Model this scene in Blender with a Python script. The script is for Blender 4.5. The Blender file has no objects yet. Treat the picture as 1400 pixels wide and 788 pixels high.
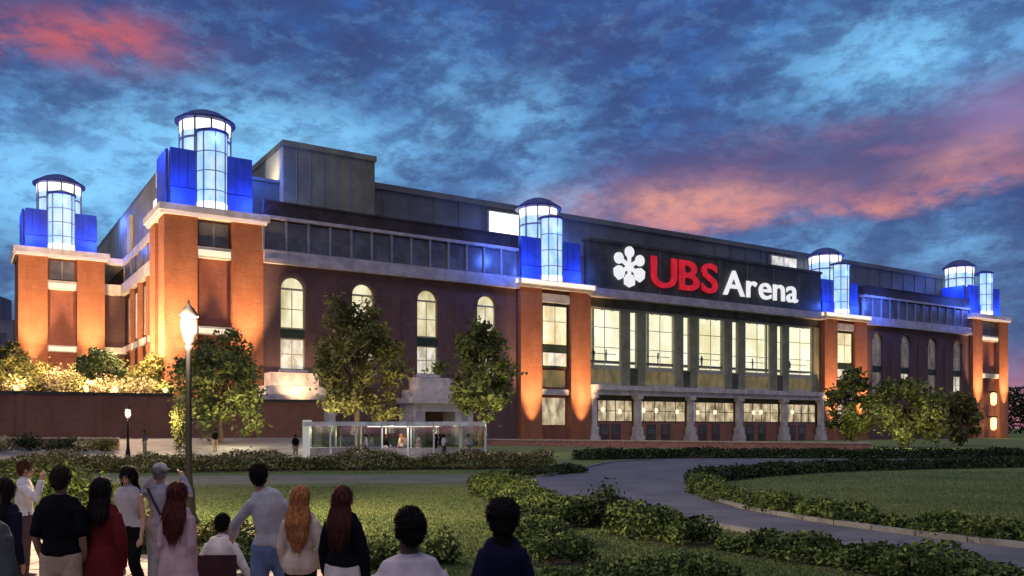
import bpy, bmesh, math, random
import numpy as np
from mathutils import Vector, Matrix

SC = bpy.context.scene
COL = SC.collection
R = math.radians
rng = np.random.default_rng(7)
random.seed(7)

# ------------------------------------------------------------------ camera
F = 1186.0            # focal length, in pixels of a 1400 wide picture
HZ = 585.0            # horizon row
CAM_H = 2.2
cam_d = bpy.data.cameras.new('camera')
cam = bpy.data.objects.new('camera', cam_d)
COL.objects.link(cam)
cam.location = (0, 0, CAM_H)
cam.rotation_euler = (R(90), 0, 0)
cam_d.sensor_width = 36.0
cam_d.lens = 36.0 * F / 1400.0
cam_d.shift_y = (HZ - 394.0) / 1400.0
cam_d.clip_start = 0.1
cam_d.clip_end = 5000
SC.camera = cam
SC.view_settings.view_transform = 'Standard'
SC.view_settings.look = 'None'
SC.view_settings.exposure = 0.0
SC.view_settings.gamma = 1.0
SC.cycles.max_bounces = 5
SC.cycles.transparent_max_bounces = 12
SC.cycles.sample_clamp_indirect = 4.0


def lin(r, g, b):
    return tuple((c / 255 / 12.92 if c / 255 <= .04045 else ((c / 255 + .055) / 1.055) ** 2.4) for c in (r, g, b))


# ------------------------------------------------------------------ node expressions
class X:
    nt = None

    def __init__(s, sock): s.s = sock

    @staticmethod
    def put(inp, v):
        if isinstance(v, X): X.nt.links.new(v.s, inp)
        else: inp.default_value = v

    @staticmethod
    def m(op, *a, clamp=False):
        n = X.nt.nodes.new('ShaderNodeMath'); n.operation = op; n.use_clamp = clamp
        for i, v in enumerate(a): X.put(n.inputs[i], v)
        return X(n.outputs[0])

    def __add__(s, o): return X.m('ADD', s, o)
    __radd__ = __add__
    def __sub__(s, o): return X.m('SUBTRACT', s, o)
    def __rsub__(s, o): return X.m('SUBTRACT', o, s)
    def __mul__(s, o): return X.m('MULTIPLY', s, o)
    __rmul__ = __mul__
    def __truediv__(s, o): return X.m('DIVIDE', s, o)


def sstep(lo, hi, v):
    n = X.nt.nodes.new('ShaderNodeMapRange'); n.interpolation_type = 'SMOOTHSTEP'
    X.put(n.inputs[0], v); n.inputs[1].default_value = lo; n.inputs[2].default_value = hi
    return X(n.outputs[0])


def xyz(x, y, z):
    n = X.nt.nodes.new('ShaderNodeCombineXYZ')
    for i, v in enumerate((x, y, z)): X.put(n.inputs[i], v)
    return X(n.outputs[0])


def nz(vec, scale, detail=4.0, rough=.55, dist=0.0):
    n = X.nt.nodes.new('ShaderNodeTexNoise')
    if vec is not None: X.put(n.inputs['Vector'], vec)
    n.inputs['Scale'].default_value = scale; n.inputs['Detail'].default_value = detail
    n.inputs['Roughness'].default_value = rough; n.inputs['Distortion'].default_value = dist
    return X(n.outputs['Fac'])


def mixc(f, a, b):
    n = X.nt.nodes.new('ShaderNodeMix'); n.data_type = 'RGBA'
    X.put(n.inputs[0], f)
    for i, v in ((6, a), (7, b)):
        if isinstance(v, X): X.put(n.inputs[i], v)
        else: n.inputs[i].default_value = (*v[:3], 1)
    return X(n.outputs[2])


def gauss(a, e, px, py, sa, se, rot=0.0):
    """soft blob on the sky round the direction of a picture point"""
    a0 = math.atan((px - 700) / F); e0 = math.atan((HZ - py) / F * math.cos(a0))
    da, de = a - a0, e - e0
    c, s = math.cos(rot), math.sin(rot)
    u = (da * c + de * s) / sa; v = (de * c - da * s) / se
    return X.m('EXPONENT', (u * u + v * v) * -1.0)


# ------------------------------------------------------------------ sky
SUN_EL, SUN_AZ = R(72.0), R(200)


def build_world():
    w = bpy.data.worlds.new('World'); SC.world = w; w.use_nodes = True
    nt = w.node_tree; nt.nodes.clear(); X.nt = nt
    tc = nt.nodes.new('ShaderNodeTexCoord')
    sp = nt.nodes.new('ShaderNodeSeparateXYZ'); nt.links.new(tc.outputs['Generated'], sp.inputs[0])
    x, y, z = (X(sp.outputs[i]) for i in range(3))
    a = X.m('ARCTAN2', x, y); e = X.m('ARCSINE', z)
    zz = X.m('MAXIMUM', z, 0.0) + .16
    P = xyz(x / zz, y / zz * .8, 0.0)                         # a flat cloud ceiling
    Q = xyz(a * 1.0, e * 2.2, 0.0)
    n1 = nz(P, 2.3, 8, .6, .3); n2 = nz(P, 1.1, 6, .55, .2); n3 = nz(Q, 9.0, 7, .6, .2); n4 = nz(Q, 3.2, 5, .55, .2)
    # clear evening blue
    left = 1.0 - sstep(-.35, .30, a)
    lowc = mixc(left, lin(76, 108, 160), lin(112, 176, 232))
    base = mixc(sstep(.10, .36, e), lowc, lin(50, 96, 168))
    # lighter gaps, and halos of the tower lanterns painted into the sky colour
    gap = X.m('ADD', gauss(a, e, 110, 255, .16, .060) * 1.0, gauss(a, e, 330, 190, .15, .055) * .85)
    gap = gap + gauss(a, e, 470, 205, .10, .03) * .5 + gauss(a, e, 720, 160, .07, .04) * .55 + gauss(a, e, 1230, 85, .13, .055) * .8 + gauss(a, e, 610, 120, .05, .05) * .35
    gap = gap + gauss(a, e, 1130, 345, .06, .03) * .30 + gauss(a, e, 1312, 345, .05, .03) * .30 + gauss(a, e, 735, 265, .06, .035) * .4  # pale halos painted round the three further lanterns
    mott = sstep(.36, .66, n3 * .6 + n1 * .4)
    c = mixc(X.m('MULTIPLY', gap * 1.0, mott * .6 + .42, clamp=True), base, lin(134, 210, 255))  # gap holds both the lighter gaps and the painted lantern halos
    # mottled broken cloud, slate where thick and blue where it parts
    n5 = nz(Q, 24.0, 7, .6, .2); n6 = nz(xyz(a + .7, e * 1.9, .3), 13.0, 8, .58, .25)
    thick = sstep(.40, .60, n3 * .34 + n6 * .36 + n4 * .30)
    open_halo = X.m('MINIMUM', gap, .85)
    c = mixc(X.m('MULTIPLY', thick * .86 + .12, 1.0 - open_halo * .92, clamp=True), c, mixc(sstep(.35, .65, n2), lin(38, 52, 100), lin(60, 68, 116)))
    c = mixc(X.m('MULTIPLY', sstep(.50, .66, n6 * .5 + n5 * .5), open_halo * .55 + .28, clamp=True), c, lin(96, 156, 220))
    c = mixc(sstep(.56, .74, 1.0 - n5) * .38, c, lin(40, 60, 116))
    dsh = gauss(a, e, 380, 90, .26, .050) * .7 + gauss(a, e, 640, 215, .12, .035) * .3 + gauss(a, e, 60, 130, .2, .03) * .5 + gauss(a, e, 1350, 275, .13, .024, .1) * .6 + gauss(a, e, 900, 150, .22, .04) * .5
    c = mixc(X.m('MULTIPLY', dsh, sstep(.36, .62, n5) * -.55 + .9, clamp=True), c, lin(46, 60, 112))
    n7 = nz(xyz(a - e * .5, e * 1.9, .8), 15.0, 10, .66, .15); n8 = nz(xyz(a + e * .4, e * 2.1, 2.1), 26.0, 10, .68, .1)
    c = mixc(X.m('MULTIPLY', sstep(.41, .56, n7), open_halo * -.34 + .66, clamp=True), c, lin(48, 66, 116))
    c = mixc(X.m('MULTIPLY', open_halo * .62, sstep(.40, .58, 1.0 - n7) * .8 + .2, clamp=True), c, lin(132, 206, 252))
    c = mixc(X.m('MULTIPLY', sstep(.50, .66, n8), open_halo * .4 + .14, clamp=True), c, lin(116, 176, 232))
    c = mixc(sstep(.51, .68, 1.0 - n8) * .40, c, lin(44, 64, 118))
    # mauve cloud bank and its lit salmon underside
    v = e - ((a - .25) * (a - .25) * .30 + .217)
    wob = (nz(Q, 8.0, 6, .62) - .5) * .055
    vv = v + wob
    win = sstep(.06, .20, a) * (1.0 - sstep(.75, 1.0, a))
    # the same bank carries on round the horizon beyond the frame
    else_ = sstep(.80, 1.05, X.m('ABSOLUTE', a)) * sstep(.46, .6, nz(Q, 1.3, 3))
    mauve = sstep(-.002, .03, vv) * (1.0 - sstep(.060, .125, vv)) * (win * (1.0 - sstep(.40, .58, a) * .35))
    vo = e - .24 + wob
    mauve = mauve + sstep(-.01, .02, vo) * (1.0 - sstep(.06, .14, vo)) * else_
    mv = sstep(.30, .62, n4 * .4 + n3 * .6)
    c = mixc(X.m('MULTIPLY', mauve, mv * .35 + .62, clamp=True), c, mixc(sstep(.45, .65, n3), lin(82, 72, 114), lin(122, 90, 126)))
    pink = sstep(-.010, .010, vv) * (1.0 - sstep(.010, .040, vv)) * win * (1.0 - sstep(.36, .56, a) * .45)
    pink = pink + sstep(-.012, .01, vo) * (1.0 - sstep(.02, .05, vo)) * else_ * .8
    pn = sstep(.36, .58, nz(Q, 14.0, 9, .66, .2) * .7 + n4 * .3)
    c = mixc(X.m('MULTIPLY', pink, pn * .92, clamp=True), c, mixc(sstep(.004, .036, vv), lin(206, 130, 122), lin(156, 88, 112)))
    hl = gauss(a, e, 930, 278, .13, .021) * .85 + gauss(a, e, 1330, 210, .06, .014, .25) * .5
    c = mixc(X.m('MULTIPLY', hl, pn * .7 + .3, clamp=True), c, lin(232, 156, 134))
    # red cloud high on the left
    r1 = gauss(a, e, 40, 52, .10, .020, .03) * .8 + gauss(a, e, 160, 45, .065, .019) * .75
    c = mixc(X.m('MULTIPLY', r1, pn * .8 + .25, clamp=True), c, mixc(pn, lin(88, 62, 98), lin(178, 88, 98)))
    c = mixc(gauss(a, e, 1375, 150, .06, .03) * .6, c, lin(150, 120, 165))
    # warm band low on the horizon
    c = mixc((1.0 - sstep(.0, .10, e)) * sstep(.2, .55, X.m('ABSOLUTE', a)) * .8, c, lin(196, 112, 128))
    c = mixc(1.0 - sstep(-.03, .0, e), c, lin(60, 62, 74))
    sky = nt.nodes.new('ShaderNodeTexSky'); sky.sky_type = 'NISHITA'; sky.sun_disc = False
    sky.sun_elevation = SUN_EL; sky.sun_rotation = SUN_AZ
    add = nt.nodes.new('ShaderNodeAddShader')
    b1 = nt.nodes.new('ShaderNodeBackground'); b1.inputs['Strength'].default_value = 1.12
    b2 = nt.nodes.new('ShaderNodeBackground'); b2.inputs['Strength'].default_value = .008
    X.put(b1.inputs['Color'], c); nt.links.new(sky.outputs[0], b2.inputs['Color'])
    out = nt.nodes.new('ShaderNodeOutputWorld')
    nt.links.new(b1.outputs[0], add.inputs[0]); nt.links.new(b2.outputs[0], add.inputs[1])
    nt.links.new(add.outputs[0], out.inputs['Surface'])


build_world()
sun_d = bpy.data.lights.new('sun', 'SUN'); sun_d.energy = 1.3; sun_d.angle = R(70); sun_d.color = (1, .90, .80)   # broad soft glow of the evening sky overhead
sun = bpy.data.objects.new('sun', sun_d); COL.objects.link(sun)
sd = Vector((math.sin(SUN_AZ) * math.cos(SUN_EL), math.cos(SUN_AZ) * math.cos(SUN_EL), math.sin(SUN_EL)))
sun.rotation_euler = (-sd).to_track_quat('-Z', 'Y').to_euler()


# ------------------------------------------------------------------ materials
MATS = {}


def mat(name, col, rough=.8, var=.25, scale=1.5, col2=None, metal=0.0, bump=0.0, bscale=8.0, emit=None, est=0.0, spec=.3, island=0.0, world=True):
    if name in MATS: return MATS[name]
    m = bpy.data.materials.new(name); m.use_nodes = True
    nt = m.node_tree; X.nt = nt
    b = nt.nodes['Principled BSDF']
    b.inputs['Roughness'].default_value = rough; b.inputs['Metallic'].default_value = metal
    b.inputs['Specular IOR Level'].default_value = spec
    if world:
        pos = X(nt.nodes.new('ShaderNodeNewGeometry').outputs['Position'])
    else:
        pos = X(nt.nodes.new('ShaderNodeTexCoord').outputs['Object'])
    n = nz(pos, scale, 5, .6)
    c2 = col2 if col2 else tuple(v * (1 - var) for v in col)
    c1 = col if col2 else tuple(v * (1 + var * .6) for v in col)
    c = mixc(sstep(.32, .68, n), c2, c1)
    if island:
        g = nt.nodes.new('ShaderNodeNewGeometry')
        h = nt.nodes.new('ShaderNodeHueSaturation')
        X.put(h.inputs['Color'], c)
        X.put(h.inputs['Value'], X(g.outputs['Random Per Island']) * (2 * island) + (1 - island))
        c = X(h.outputs[0])
    X.put(b.inputs['Base Color'], c)
    if bump:
        bn = nt.nodes.new('ShaderNodeBump'); bn.inputs['Strength'].default_value = bump; bn.inputs['Distance'].default_value = .05
        X.put(bn.inputs['Height'], nz(pos, bscale, 6, .65)); nt.links.new(bn.outputs[0], b.inputs['Normal'])
    if emit:
        b.inputs['Emission Color'].default_value = (*emit, 1); b.inputs['Emission Strength'].default_value = est
    MATS[name] = m
    return m


def brick_mat(name, c1, c2, mortar, rough=.85):
    m = bpy.data.materials.new(name); m.use_nodes = True
    nt = m.node_tree; X.nt = nt
    b = nt.nodes['Principled BSDF']; b.inputs['Roughness'].default_value = rough; b.inputs['Specular IOR Level'].default_value = .2
    tc = nt.nodes.new('ShaderNodeTexCoord'); tc.object = ARENA
    sp = nt.nodes.new('ShaderNodeSeparateXYZ'); nt.links.new(tc.outputs['Object'], sp.inputs[0])
    x, y, z = (X(sp.outputs[i]) for i in range(3))
    bt = nt.nodes.new('ShaderNodeTexBrick')
    X.put(bt.inputs['Vector'], xyz(x + y, z, 0.0))
    bt.inputs['Color1'].default_value = (*c1, 1); bt.inputs['Color2'].default_value = (*c2, 1); bt.inputs['Mortar'].default_value = (*mortar, 1)
    bt.inputs['Scale'].default_value = 1.0; bt.inputs['Brick Width'].default_value = .42; bt.inputs['Row Height'].default_value = .15
    bt.inputs['Mortar Size'].default_value = .014
    big = nz(xyz(x, y, z * .45), .45, 7, .68)
    c = mixc(sstep(.38, .68, big) * .55, X(bt.outputs['Color']), tuple(v * .55 for v in c1))
    course = X.m('PINGPONG', z, .75)                       # darker soldier courses
    c = mixc((1.0 - sstep(.03, .10, course)) * .15, c, tuple(v * .5 for v in c2))
    X.put(b.inputs['Base Color'], c)
    bn = nt.nodes.new('ShaderNodeBump'); bn.inputs['Strength'].default_value = .4; bn.inputs['Distance'].default_value = .02
    X.put(bn.inputs['Height'], X(bt.outputs['Fac']) * -1.0); nt.links.new(bn.outputs[0], b.inputs['Normal'])
    MATS[name] = m
    return m


def glow_mat(name, col, st, var=.0, scale=.5, dim=None, rough=.3):
    """a lit surface whose brightness varies as a lit room's does"""
    m = bpy.data.materials.new(name); m.use_nodes = True
    nt = m.node_tree; X.nt = nt
    b = nt.nodes['Principled BSDF']; b.inputs['Roughness'].default_value = rough
    b.inputs['Base Color'].default_value = (*(v * .4 for v in col), 1)
    pos = X(nt.nodes.new('ShaderNodeNewGeometry').outputs['Position'])
    sp = nt.nodes.new('ShaderNodeSeparateXYZ'); X.put(sp.inputs[0], pos)
    if var:
        st_n = nz(xyz(X(sp.outputs[0]), X(sp.outputs[1]), X(sp.outputs[2]) * .55), scale, 4, .6)
        f = sstep(.3, .7, st_n)
        X.put(b.inputs['Emission Color'], mixc(f, dim if dim else tuple(v * (1 - var) for v in col), col))
    else:
        b.inputs['Emission Color'].default_value = (*col, 1)
    b.inputs['Emission Strength'].default_value = st
    MATS[name] = m
    return m


def glass_mat(name, tint, gl=.1):
    m = bpy.data.materials.new(name); m.use_nodes = True
    nt = m.node_tree; nt.nodes.remove(nt.nodes['Principled BSDF'])
    t = nt.nodes.new('ShaderNodeBsdfTransparent'); t.inputs[0].default_value = (*tint, 1)
    g = nt.nodes.new('ShaderNodeBsdfGlossy'); g.inputs['Roughness'].default_value = .05
    X.nt = nt
    pos = X(nt.nodes.new('ShaderNodeNewGeometry').outputs['Position'])
    mx = nt.nodes.new('ShaderNodeMixShader'); X.put(mx.inputs[0], nz(pos, 1.2, 3) * (2 * gl))
    nt.links.new(t.outputs[0], mx.inputs[1]); nt.links.new(g.outputs[0], mx.inputs[2])
    nt.links.new(mx.outputs[0], nt.nodes['Material Output'].inputs['Surface'])
    MATS[name] = m
    return m


# ------------------------------------------------------------------ object helpers
ORG = {}          # origin of every object in the frame of its top-level thing


def link(o, parent=None, loc=(0, 0, 0)):
    COL.objects.link(o)
    loc = Vector(loc)
    ORG[o] = loc if parent is not None else Vector((0, 0, 0))
    if parent is not None:
        o.parent = parent
        o.location = loc - ORG[parent]
    else:
        o.location = loc
    return o


def tag(o, label, cat, group=None):
    o['label'] = label; o['category'] = cat
    if group: o['group'] = group
    return o


def thing(name, label, cat, loc=(0, 0, 0), rz=0.0, group=None):
    o = bpy.data.objects.new(name, None); o.empty_display_size = .3
    link(o, None, loc); o.rotation_euler = (0, 0, rz)
    return tag(o, label, cat, group)


def copy_tree(root, loc, rz, label, group=None, scale=None):
    r = root.copy(); COL.objects.link(r); r.location = loc; r.rotation_euler = (0, 0, rz); r['label'] = label
    if group: r['group'] = group
    if scale: r.scale = (scale,) * 3
    for ch in list(root.children):
        c = ch.copy(); COL.objects.link(c); c.parent = r
        for g in list(ch.children):
            d = g.copy(); COL.objects.link(d); d.parent = c
    return r


class MB:
    def __init__(s): s.v = []; s.f = []

    def add(s, vs, fs):
        o = len(s.v); s.v += [tuple(p) for p in vs]; s.f += [tuple(i + o for i in f) for f in fs]

    def box(s, x0, x1, y0, y1, z0, z1):
        s.add([(x0, y0, z0), (x1, y0, z0), (x1, y1, z0), (x0, y1, z0), (x0, y0, z1), (x1, y0, z1), (x1, y1, z1), (x0, y1, z1)],
              [(0, 3, 2, 1), (4, 5, 6, 7), (0, 1, 5, 4), (1, 2, 6, 5), (2, 3, 7, 6), (3, 0, 4, 7)])
        return s

    def prism(s, poly, y0, y1):
        """polygon of (x, z) points, extruded from y0 to y1"""
        n = len(poly)
        s.add([(p[0], y0, p[1]) for p in poly] + [(p[0], y1, p[1]) for p in poly],
              [tuple(range(n)), tuple(range(2 * n - 1, n - 1, -1))] + [(i, i + n, (i + 1) % n + n, (i + 1) % n) for i in range(n)])
        return s

    def plate(s, poly, z0, z1):
        """polygon of (x, y) points, extruded from z0 to z1"""
        n = len(poly)
        s.add([(p[0], p[1], z0) for p in poly] + [(p[0], p[1], z1) for p in poly],
              [tuple(range(n - 1, -1, -1)), tuple(range(n, 2 * n))] + [(i, (i + 1) % n, (i + 1) % n + n, i + n) for i in range(n)])
        return s

    def lathe(s, prof, cx=0, cy=0, n=24, a0=0.0, a1=2 * math.pi):
        full = abs(a1 - a0 - 2 * math.pi) < 1e-6
        m = n if full else n + 1
        vs = []
        for r, z in prof:
            for i in range(m):
                t = a0 + (a1 - a0) * i / n
                vs.append((cx + r * math.cos(t), cy + r * math.sin(t), z))
        fs = []
        for k in range(len(prof) - 1):
            for i in range(n):
                j = (i + 1) % m
                fs.append((k * m + i, k * m + j, (k + 1) * m + j, (k + 1) * m + i))
        if full:
            fs.append(tuple(range(m - 1, -1, -1))); fs.append(tuple((len(prof) - 1) * m + i for i in range(m)))
        s.add(vs, fs)
        return s

    def tube(s, path, rad, n=8, caps=True):
        """tapered tube with rounded ends; rad items are r or (rx, ry)"""
        path = [Vector(p) for p in path]
        rad = [(r, r) if not isinstance(r, (tuple, list)) else r for r in rad]
        if caps:
            d0 = (path[0] - path[1]).normalized(); d1 = (path[-1] - path[-2]).normalized()
            r0 = min(rad[0]); r1 = min(rad[-1])
            path = [path[0] + d0 * r0 * .8, path[0] + d0 * r0 * .45] + path + [path[-1] + d1 * r1 * .45, path[-1] + d1 * r1 * .8]
            rad = [tuple(v * .35 for v in rad[0]), tuple(v * .85 for v in rad[0])] + rad + [tuple(v * .85 for v in rad[-1]), tuple(v * .35 for v in rad[-1])]
        vs = []; N = len(path)
        for i, p in enumerate(path):
            d = (path[min(i + 1, N - 1)] - path[max(i - 1, 0)]).normalized()
            u = Vector((1, 0, 0)) if abs(d.x) < .8 else Vector((0, 1, 0))
            w = d.cross(u).normalized(); u = w.cross(d).normalized()
            for k in range(n):
                t = 2 * math.pi * k / n
                vs.append(p + u * (rad[i][0] * math.cos(t)) + w * (rad[i][1] * math.sin(t)))
        fs = [(i * n + k, i * n + (k + 1) % n, (i + 1) * n + (k + 1) % n, (i + 1) * n + k) for i in range(N - 1) for k in range(n)]
        fs += [tuple(range(n - 1, -1, -1)), tuple((N - 1) * n + k for k in range(n))]
        s.add(vs, fs)
        return s

    def ball(s, c, r, n=12, m=8):
        vs = [(c[0], c[1], c[2] - r[2])]; fs = []
        for j in range(1, m):
            ph = -math.pi / 2 + math.pi * j / m
            for i in range(n):
                t = 2 * math.pi * i / n
                vs.append((c[0] + r[0] * math.cos(ph) * math.cos(t), c[1] + r[1] * math.cos(ph) * math.sin(t), c[2] + r[2] * math.sin(ph)))
        vs.append((c[0], c[1], c[2] + r[2])); L = len(vs) - 1
        for i in range(n):
            fs.append((0, 1 + (i + 1) % n, 1 + i)); fs.append((L, 1 + (m - 2) * n + i, 1 + (m - 2) * n + (i + 1) % n))
        for j in range(m - 2):
            for i in range(n):
                fs.append((1 + j * n + i, 1 + j * n + (i + 1) % n, 1 + (j + 1) * n + (i + 1) % n, 1 + (j + 1) * n + i))
        s.add(vs, fs)
        return s

    def mesh(s, name, m, smooth=False):
        me = bpy.data.meshes.new(name); me.from_pydata(s.v, [], s.f)
        if m: me.materials.append(m)
        if smooth: me.polygons.foreach_set('use_smooth', [True] * len(me.polygons))
        bm = bmesh.new(); bm.from_mesh(me); bmesh.ops.recalc_face_normals(bm, faces=bm.faces); bm.to_mesh(me); bm.free()
        return me

    def obj(s, name, m, parent=None, loc=None, smooth=False):
        """link as one object; loc is its origin, in the thing's frame"""
        if loc is not None:
            s.v = [(p[0] - loc[0], p[1] - loc[1], p[2] - loc[2]) for p in s.v]
        return link(bpy.data.objects.new(name, s.mesh(name, m, smooth)), parent, loc or (0, 0, 0))


BOXES = {}


def box(name, x0, x1, y0, y1, z0, z1, m, parent):
    d = (round(x1 - x0, 3), round(y1 - y0, 3), round(z1 - z0, 3))
    k = (d, m.name)
    if k not in BOXES:
        b = min(.05, min(d) * .2)
        bm = bmesh.new(); bmesh.ops.create_cube(bm, size=1.0)
        for v in bm.verts: v.co = Vector((v.co.x * d[0], v.co.y * d[1], v.co.z * d[2]))
        bmesh.ops.bevel(bm, geom=list(bm.edges), offset=b, segments=1, affect='EDGES')
        me = bpy.data.meshes.new(name); bm.to_mesh(me); bm.free(); me.materials.append(m); BOXES[k] = me
    return link(bpy.data.objects.new(name, BOXES[k]), parent, ((x0 + x1) / 2, (y0 + y1) / 2, (z0 + z1) / 2))


def shared(name, me, parent, loc, rz=0.0):
    o = link(bpy.data.objects.new(name, me), parent, loc); o.rotation_euler = (0, 0, rz)
    return o


def np_mesh(name, V, faces4, m):
    """quads from numpy arrays"""
    me = bpy.data.meshes.new(name)
    n = len(faces4)
    me.vertices.add(len(V)); me.vertices.foreach_set('co', np.asarray(V, np.float32).ravel())
    me.loops.add(n * 4); me.polygons.add(n)
    me.loops.foreach_set('vertex_index', np.asarray(faces4, np.int32).ravel())
    me.polygons.foreach_set('loop_start', np.arange(0, n * 4, 4, dtype=np.int32))
    me.polygons.foreach_set('loop_total', np.full(n, 4, np.int32))
    me.update(calc_edges=True); me.materials.append(m)
    return me


def leaf_mesh(name, P, S, m, up=.0):
    """a leaf-shaped quad at each point"""
    n = len(P)
    a = rng.normal(size=(n, 3)); a[:, 2] *= .8; a /= np.linalg.norm(a, axis=1)[:, None]
    b = rng.normal(size=(n, 3)); b[:, 2] += up; b -= a * (a * b).sum(1)[:, None]; b /= np.linalg.norm(b, axis=1)[:, None]
    S = S[:, None]
    nrm = np.cross(a, b) * S * .18
    V = np.stack([P - a * S, P - b * S * .48 + nrm, P + a * S, P + b * S * .48 + nrm], 1).reshape(-1, 3)
    return np_mesh(name, V, np.arange(4 * n).reshape(n, 4), m)


def G(px, py):
    Y = F * CAM_H / (py - HZ)
    return ((px - 700) / F * Y, Y)


def at(px, Y):
    return ((px - 700) / F * Y, Y)


def light(name, kind, loc, energy, color, size=.3, aim=None, angle=60, blend=1.0):
    d = bpy.data.lights.new(name, kind); d.energy = energy; d.color = color
    if kind == 'AREA': d.size = size
    else: d.shadow_soft_size = size
    if kind == 'SPOT': d.spot_size = R(angle); d.spot_blend = blend
    o = bpy.data.objects.new(name, d); COL.objects.link(o); o.location = loc
    if aim is not None: o.rotation_euler = (Vector(aim) - Vector(loc)).to_track_quat('-Z', 'Y').to_euler()
    return o


# ------------------------------------------------------------------ ground, streets, paths
def h(x, y):
    """the street on the left climbs about a metre towards the terrace wall"""
    def ss(t): t = min(1, max(0, t)); return t * t * (3 - 2 * t)
    return 1.15 * ss((y - 58) / 24) * ss((-x - 8) / 10) * ss((150 - y) / 30)


M_grass = mat('lawn_grass', (.140, .165, .062), .95, scale=.22, col2=(.090, .125, .045), bump=.5, bscale=30, spec=.1)
M_asph = mat('asphalt', (.130, .130, .145), .7, scale=.45, col2=(.075, .075, .088), bump=.25, bscale=40)


def crack(m):
    nt = m.node_tree; X.nt = nt
    b = nt.nodes['Principled BSDF']; src = b.inputs['Base Color'].links[0].from_socket
    pos = X(nt.nodes.new('ShaderNodeNewGeometry').outputs['Position'])
    n = nz(pos, .9, 5, .6)
    va = nt.nodes.new('ShaderNodeVectorMath'); va.operation = 'ADD'; X.put(va.inputs[0], pos); X.put(va.inputs[1], xyz(n * 2.0, n * -1.6, 0.0))
    v = nt.nodes.new('ShaderNodeTexVoronoi'); v.feature = 'DISTANCE_TO_EDGE'; v.inputs['Scale'].default_value = .22
    nt.links.new(va.outputs[0], v.inputs['Vector'])
    ed = 1.0 - sstep(.002, .010, X(v.outputs['Distance']))
    c = mixc(ed * .65 * sstep(.4, .6, nz(pos, .25, 3)), X(src), (.03, .03, .032))
    c = mixc(sstep(.56, .66, nz(pos, .30, 6, .65)) * .45, c, (.20, .195, .19))
    c = mixc(sstep(.60, .68, nz(pos, 1.1, 4, .6)) * .4, c, (.05, .05, .055))
    X.put(b.inputs['Base Color'], c)


crack(M_asph)
M_path = mat('path_gravel', (.150, .150, .115), .85, scale=.5, col2=(.095, .105, .07), bump=.3, bscale=30)
M_kerb = mat('kerb_stone', (.21, .205, .20), .8, scale=2, var=.3)
M_pave = mat('paving', (.56, .46, .36), .8, scale=1.2, var=.3, bump=.2, bscale=20)
M_soil = mat('soil', (.07, .055, .035), .95, scale=1.5, var=.4, bump=.6, bscale=6)


def grid_sheet(name, xs, ys, dz, m):
    V = [(x, y, h(x, y) + dz) for y in ys for x in xs]
    n = len(xs)
    Fc = [(j * n + i, j * n + i + 1, (j + 1) * n + i + 1, (j + 1) * n + i) for j in range(len(ys) - 1) for i in range(n - 1)]
    o = link(bpy.data.objects.new(name, np_mesh(name, V, Fc, m))); o['kind'] = 'structure'
    return o


XS = [-2500, -900, -400, -200] + list(range(-130, 71, 2)) + [120, 200, 400, 900, 2500]
YS = [-300, -60, -10, 0, 10, 20, 30, 40, 50] + list(range(56, 122, 2)) + list(range(126, 156, 6)) + [170, 220, 320, 600, 1200, 3000]
grid_sheet('ground', XS, YS, 0.0, M_grass)
grid_sheet('street', [x for x in XS if -130 <= x <= -4], [y for y in YS if 60 <= y <= 92], .008, M_asph)


def sheet(name, poly, z, m, n=None):
    from mathutils.geometry import tessellate_polygon
    vs = [Vector((p[0], p[1], z)) for p in poly]
    me = bpy.data.meshes.new(name); me.from_pydata([tuple(v) for v in vs], [], [tuple(t) for t in tessellate_polygon([vs])])
    bm = bmesh.new(); bm.from_mesh(me); bmesh.ops.recalc_face_normals(bm, faces=bm.faces)
    for f in bm.faces:
        if f.normal.z < 0: f.normal_flip()
    bm.to_mesh(me); bm.free(); me.materials.append(m)
    o = link(bpy.data.objects.new(name, me)); o['kind'] = 'structure'
    return o


def smooth_line(pts, k=3):
    """Chaikin"""
    for _ in range(k):
        q = [pts[0]]
        for p0, p1 in zip(pts, pts[1:]):
            q.append((p0[0] * .75 + p1[0] * .25, p0[1] * .75 + p1[1] * .25)); q.append((p0[0] * .25 + p1[0] * .75, p0[1] * .25 + p1[1] * .75))
        q.append(pts[-1]); pts = q
    return pts


isl = [(1560, 633.5), (1400, 635), (1180, 638), (1040, 643), (965, 649), (946, 658), (950, 672), (985, 690), (1100, 712), (1250, 733), (1400, 750), (1600, 772)]
isl_g = smooth_line([G(*p) for p in isl], 3)
far_edge = smooth_line([G(*p) for p in [(1560, 628.5), (1180, 629.5), (950, 628.5), (840, 631), (790, 643), (745, 654), (660, 653)]], 2)
near_edge = smooth_line([G(*p) for p in [(660, 662), (725, 668), (770, 684), (850, 697), (950, 716), (1080, 740), (1220, 761), (1400, 789), (1600, 815)]], 2)
road_poly = far_edge + near_edge + list(reversed(isl_g))
sheet('road', road_poly, .010, M_asph)
sheet('path', [G(-250, 652), G(660, 649.5), G(690, 652), G(690, 663), G(660, 661), G(-250, 664)], .006, M_path)


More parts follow.
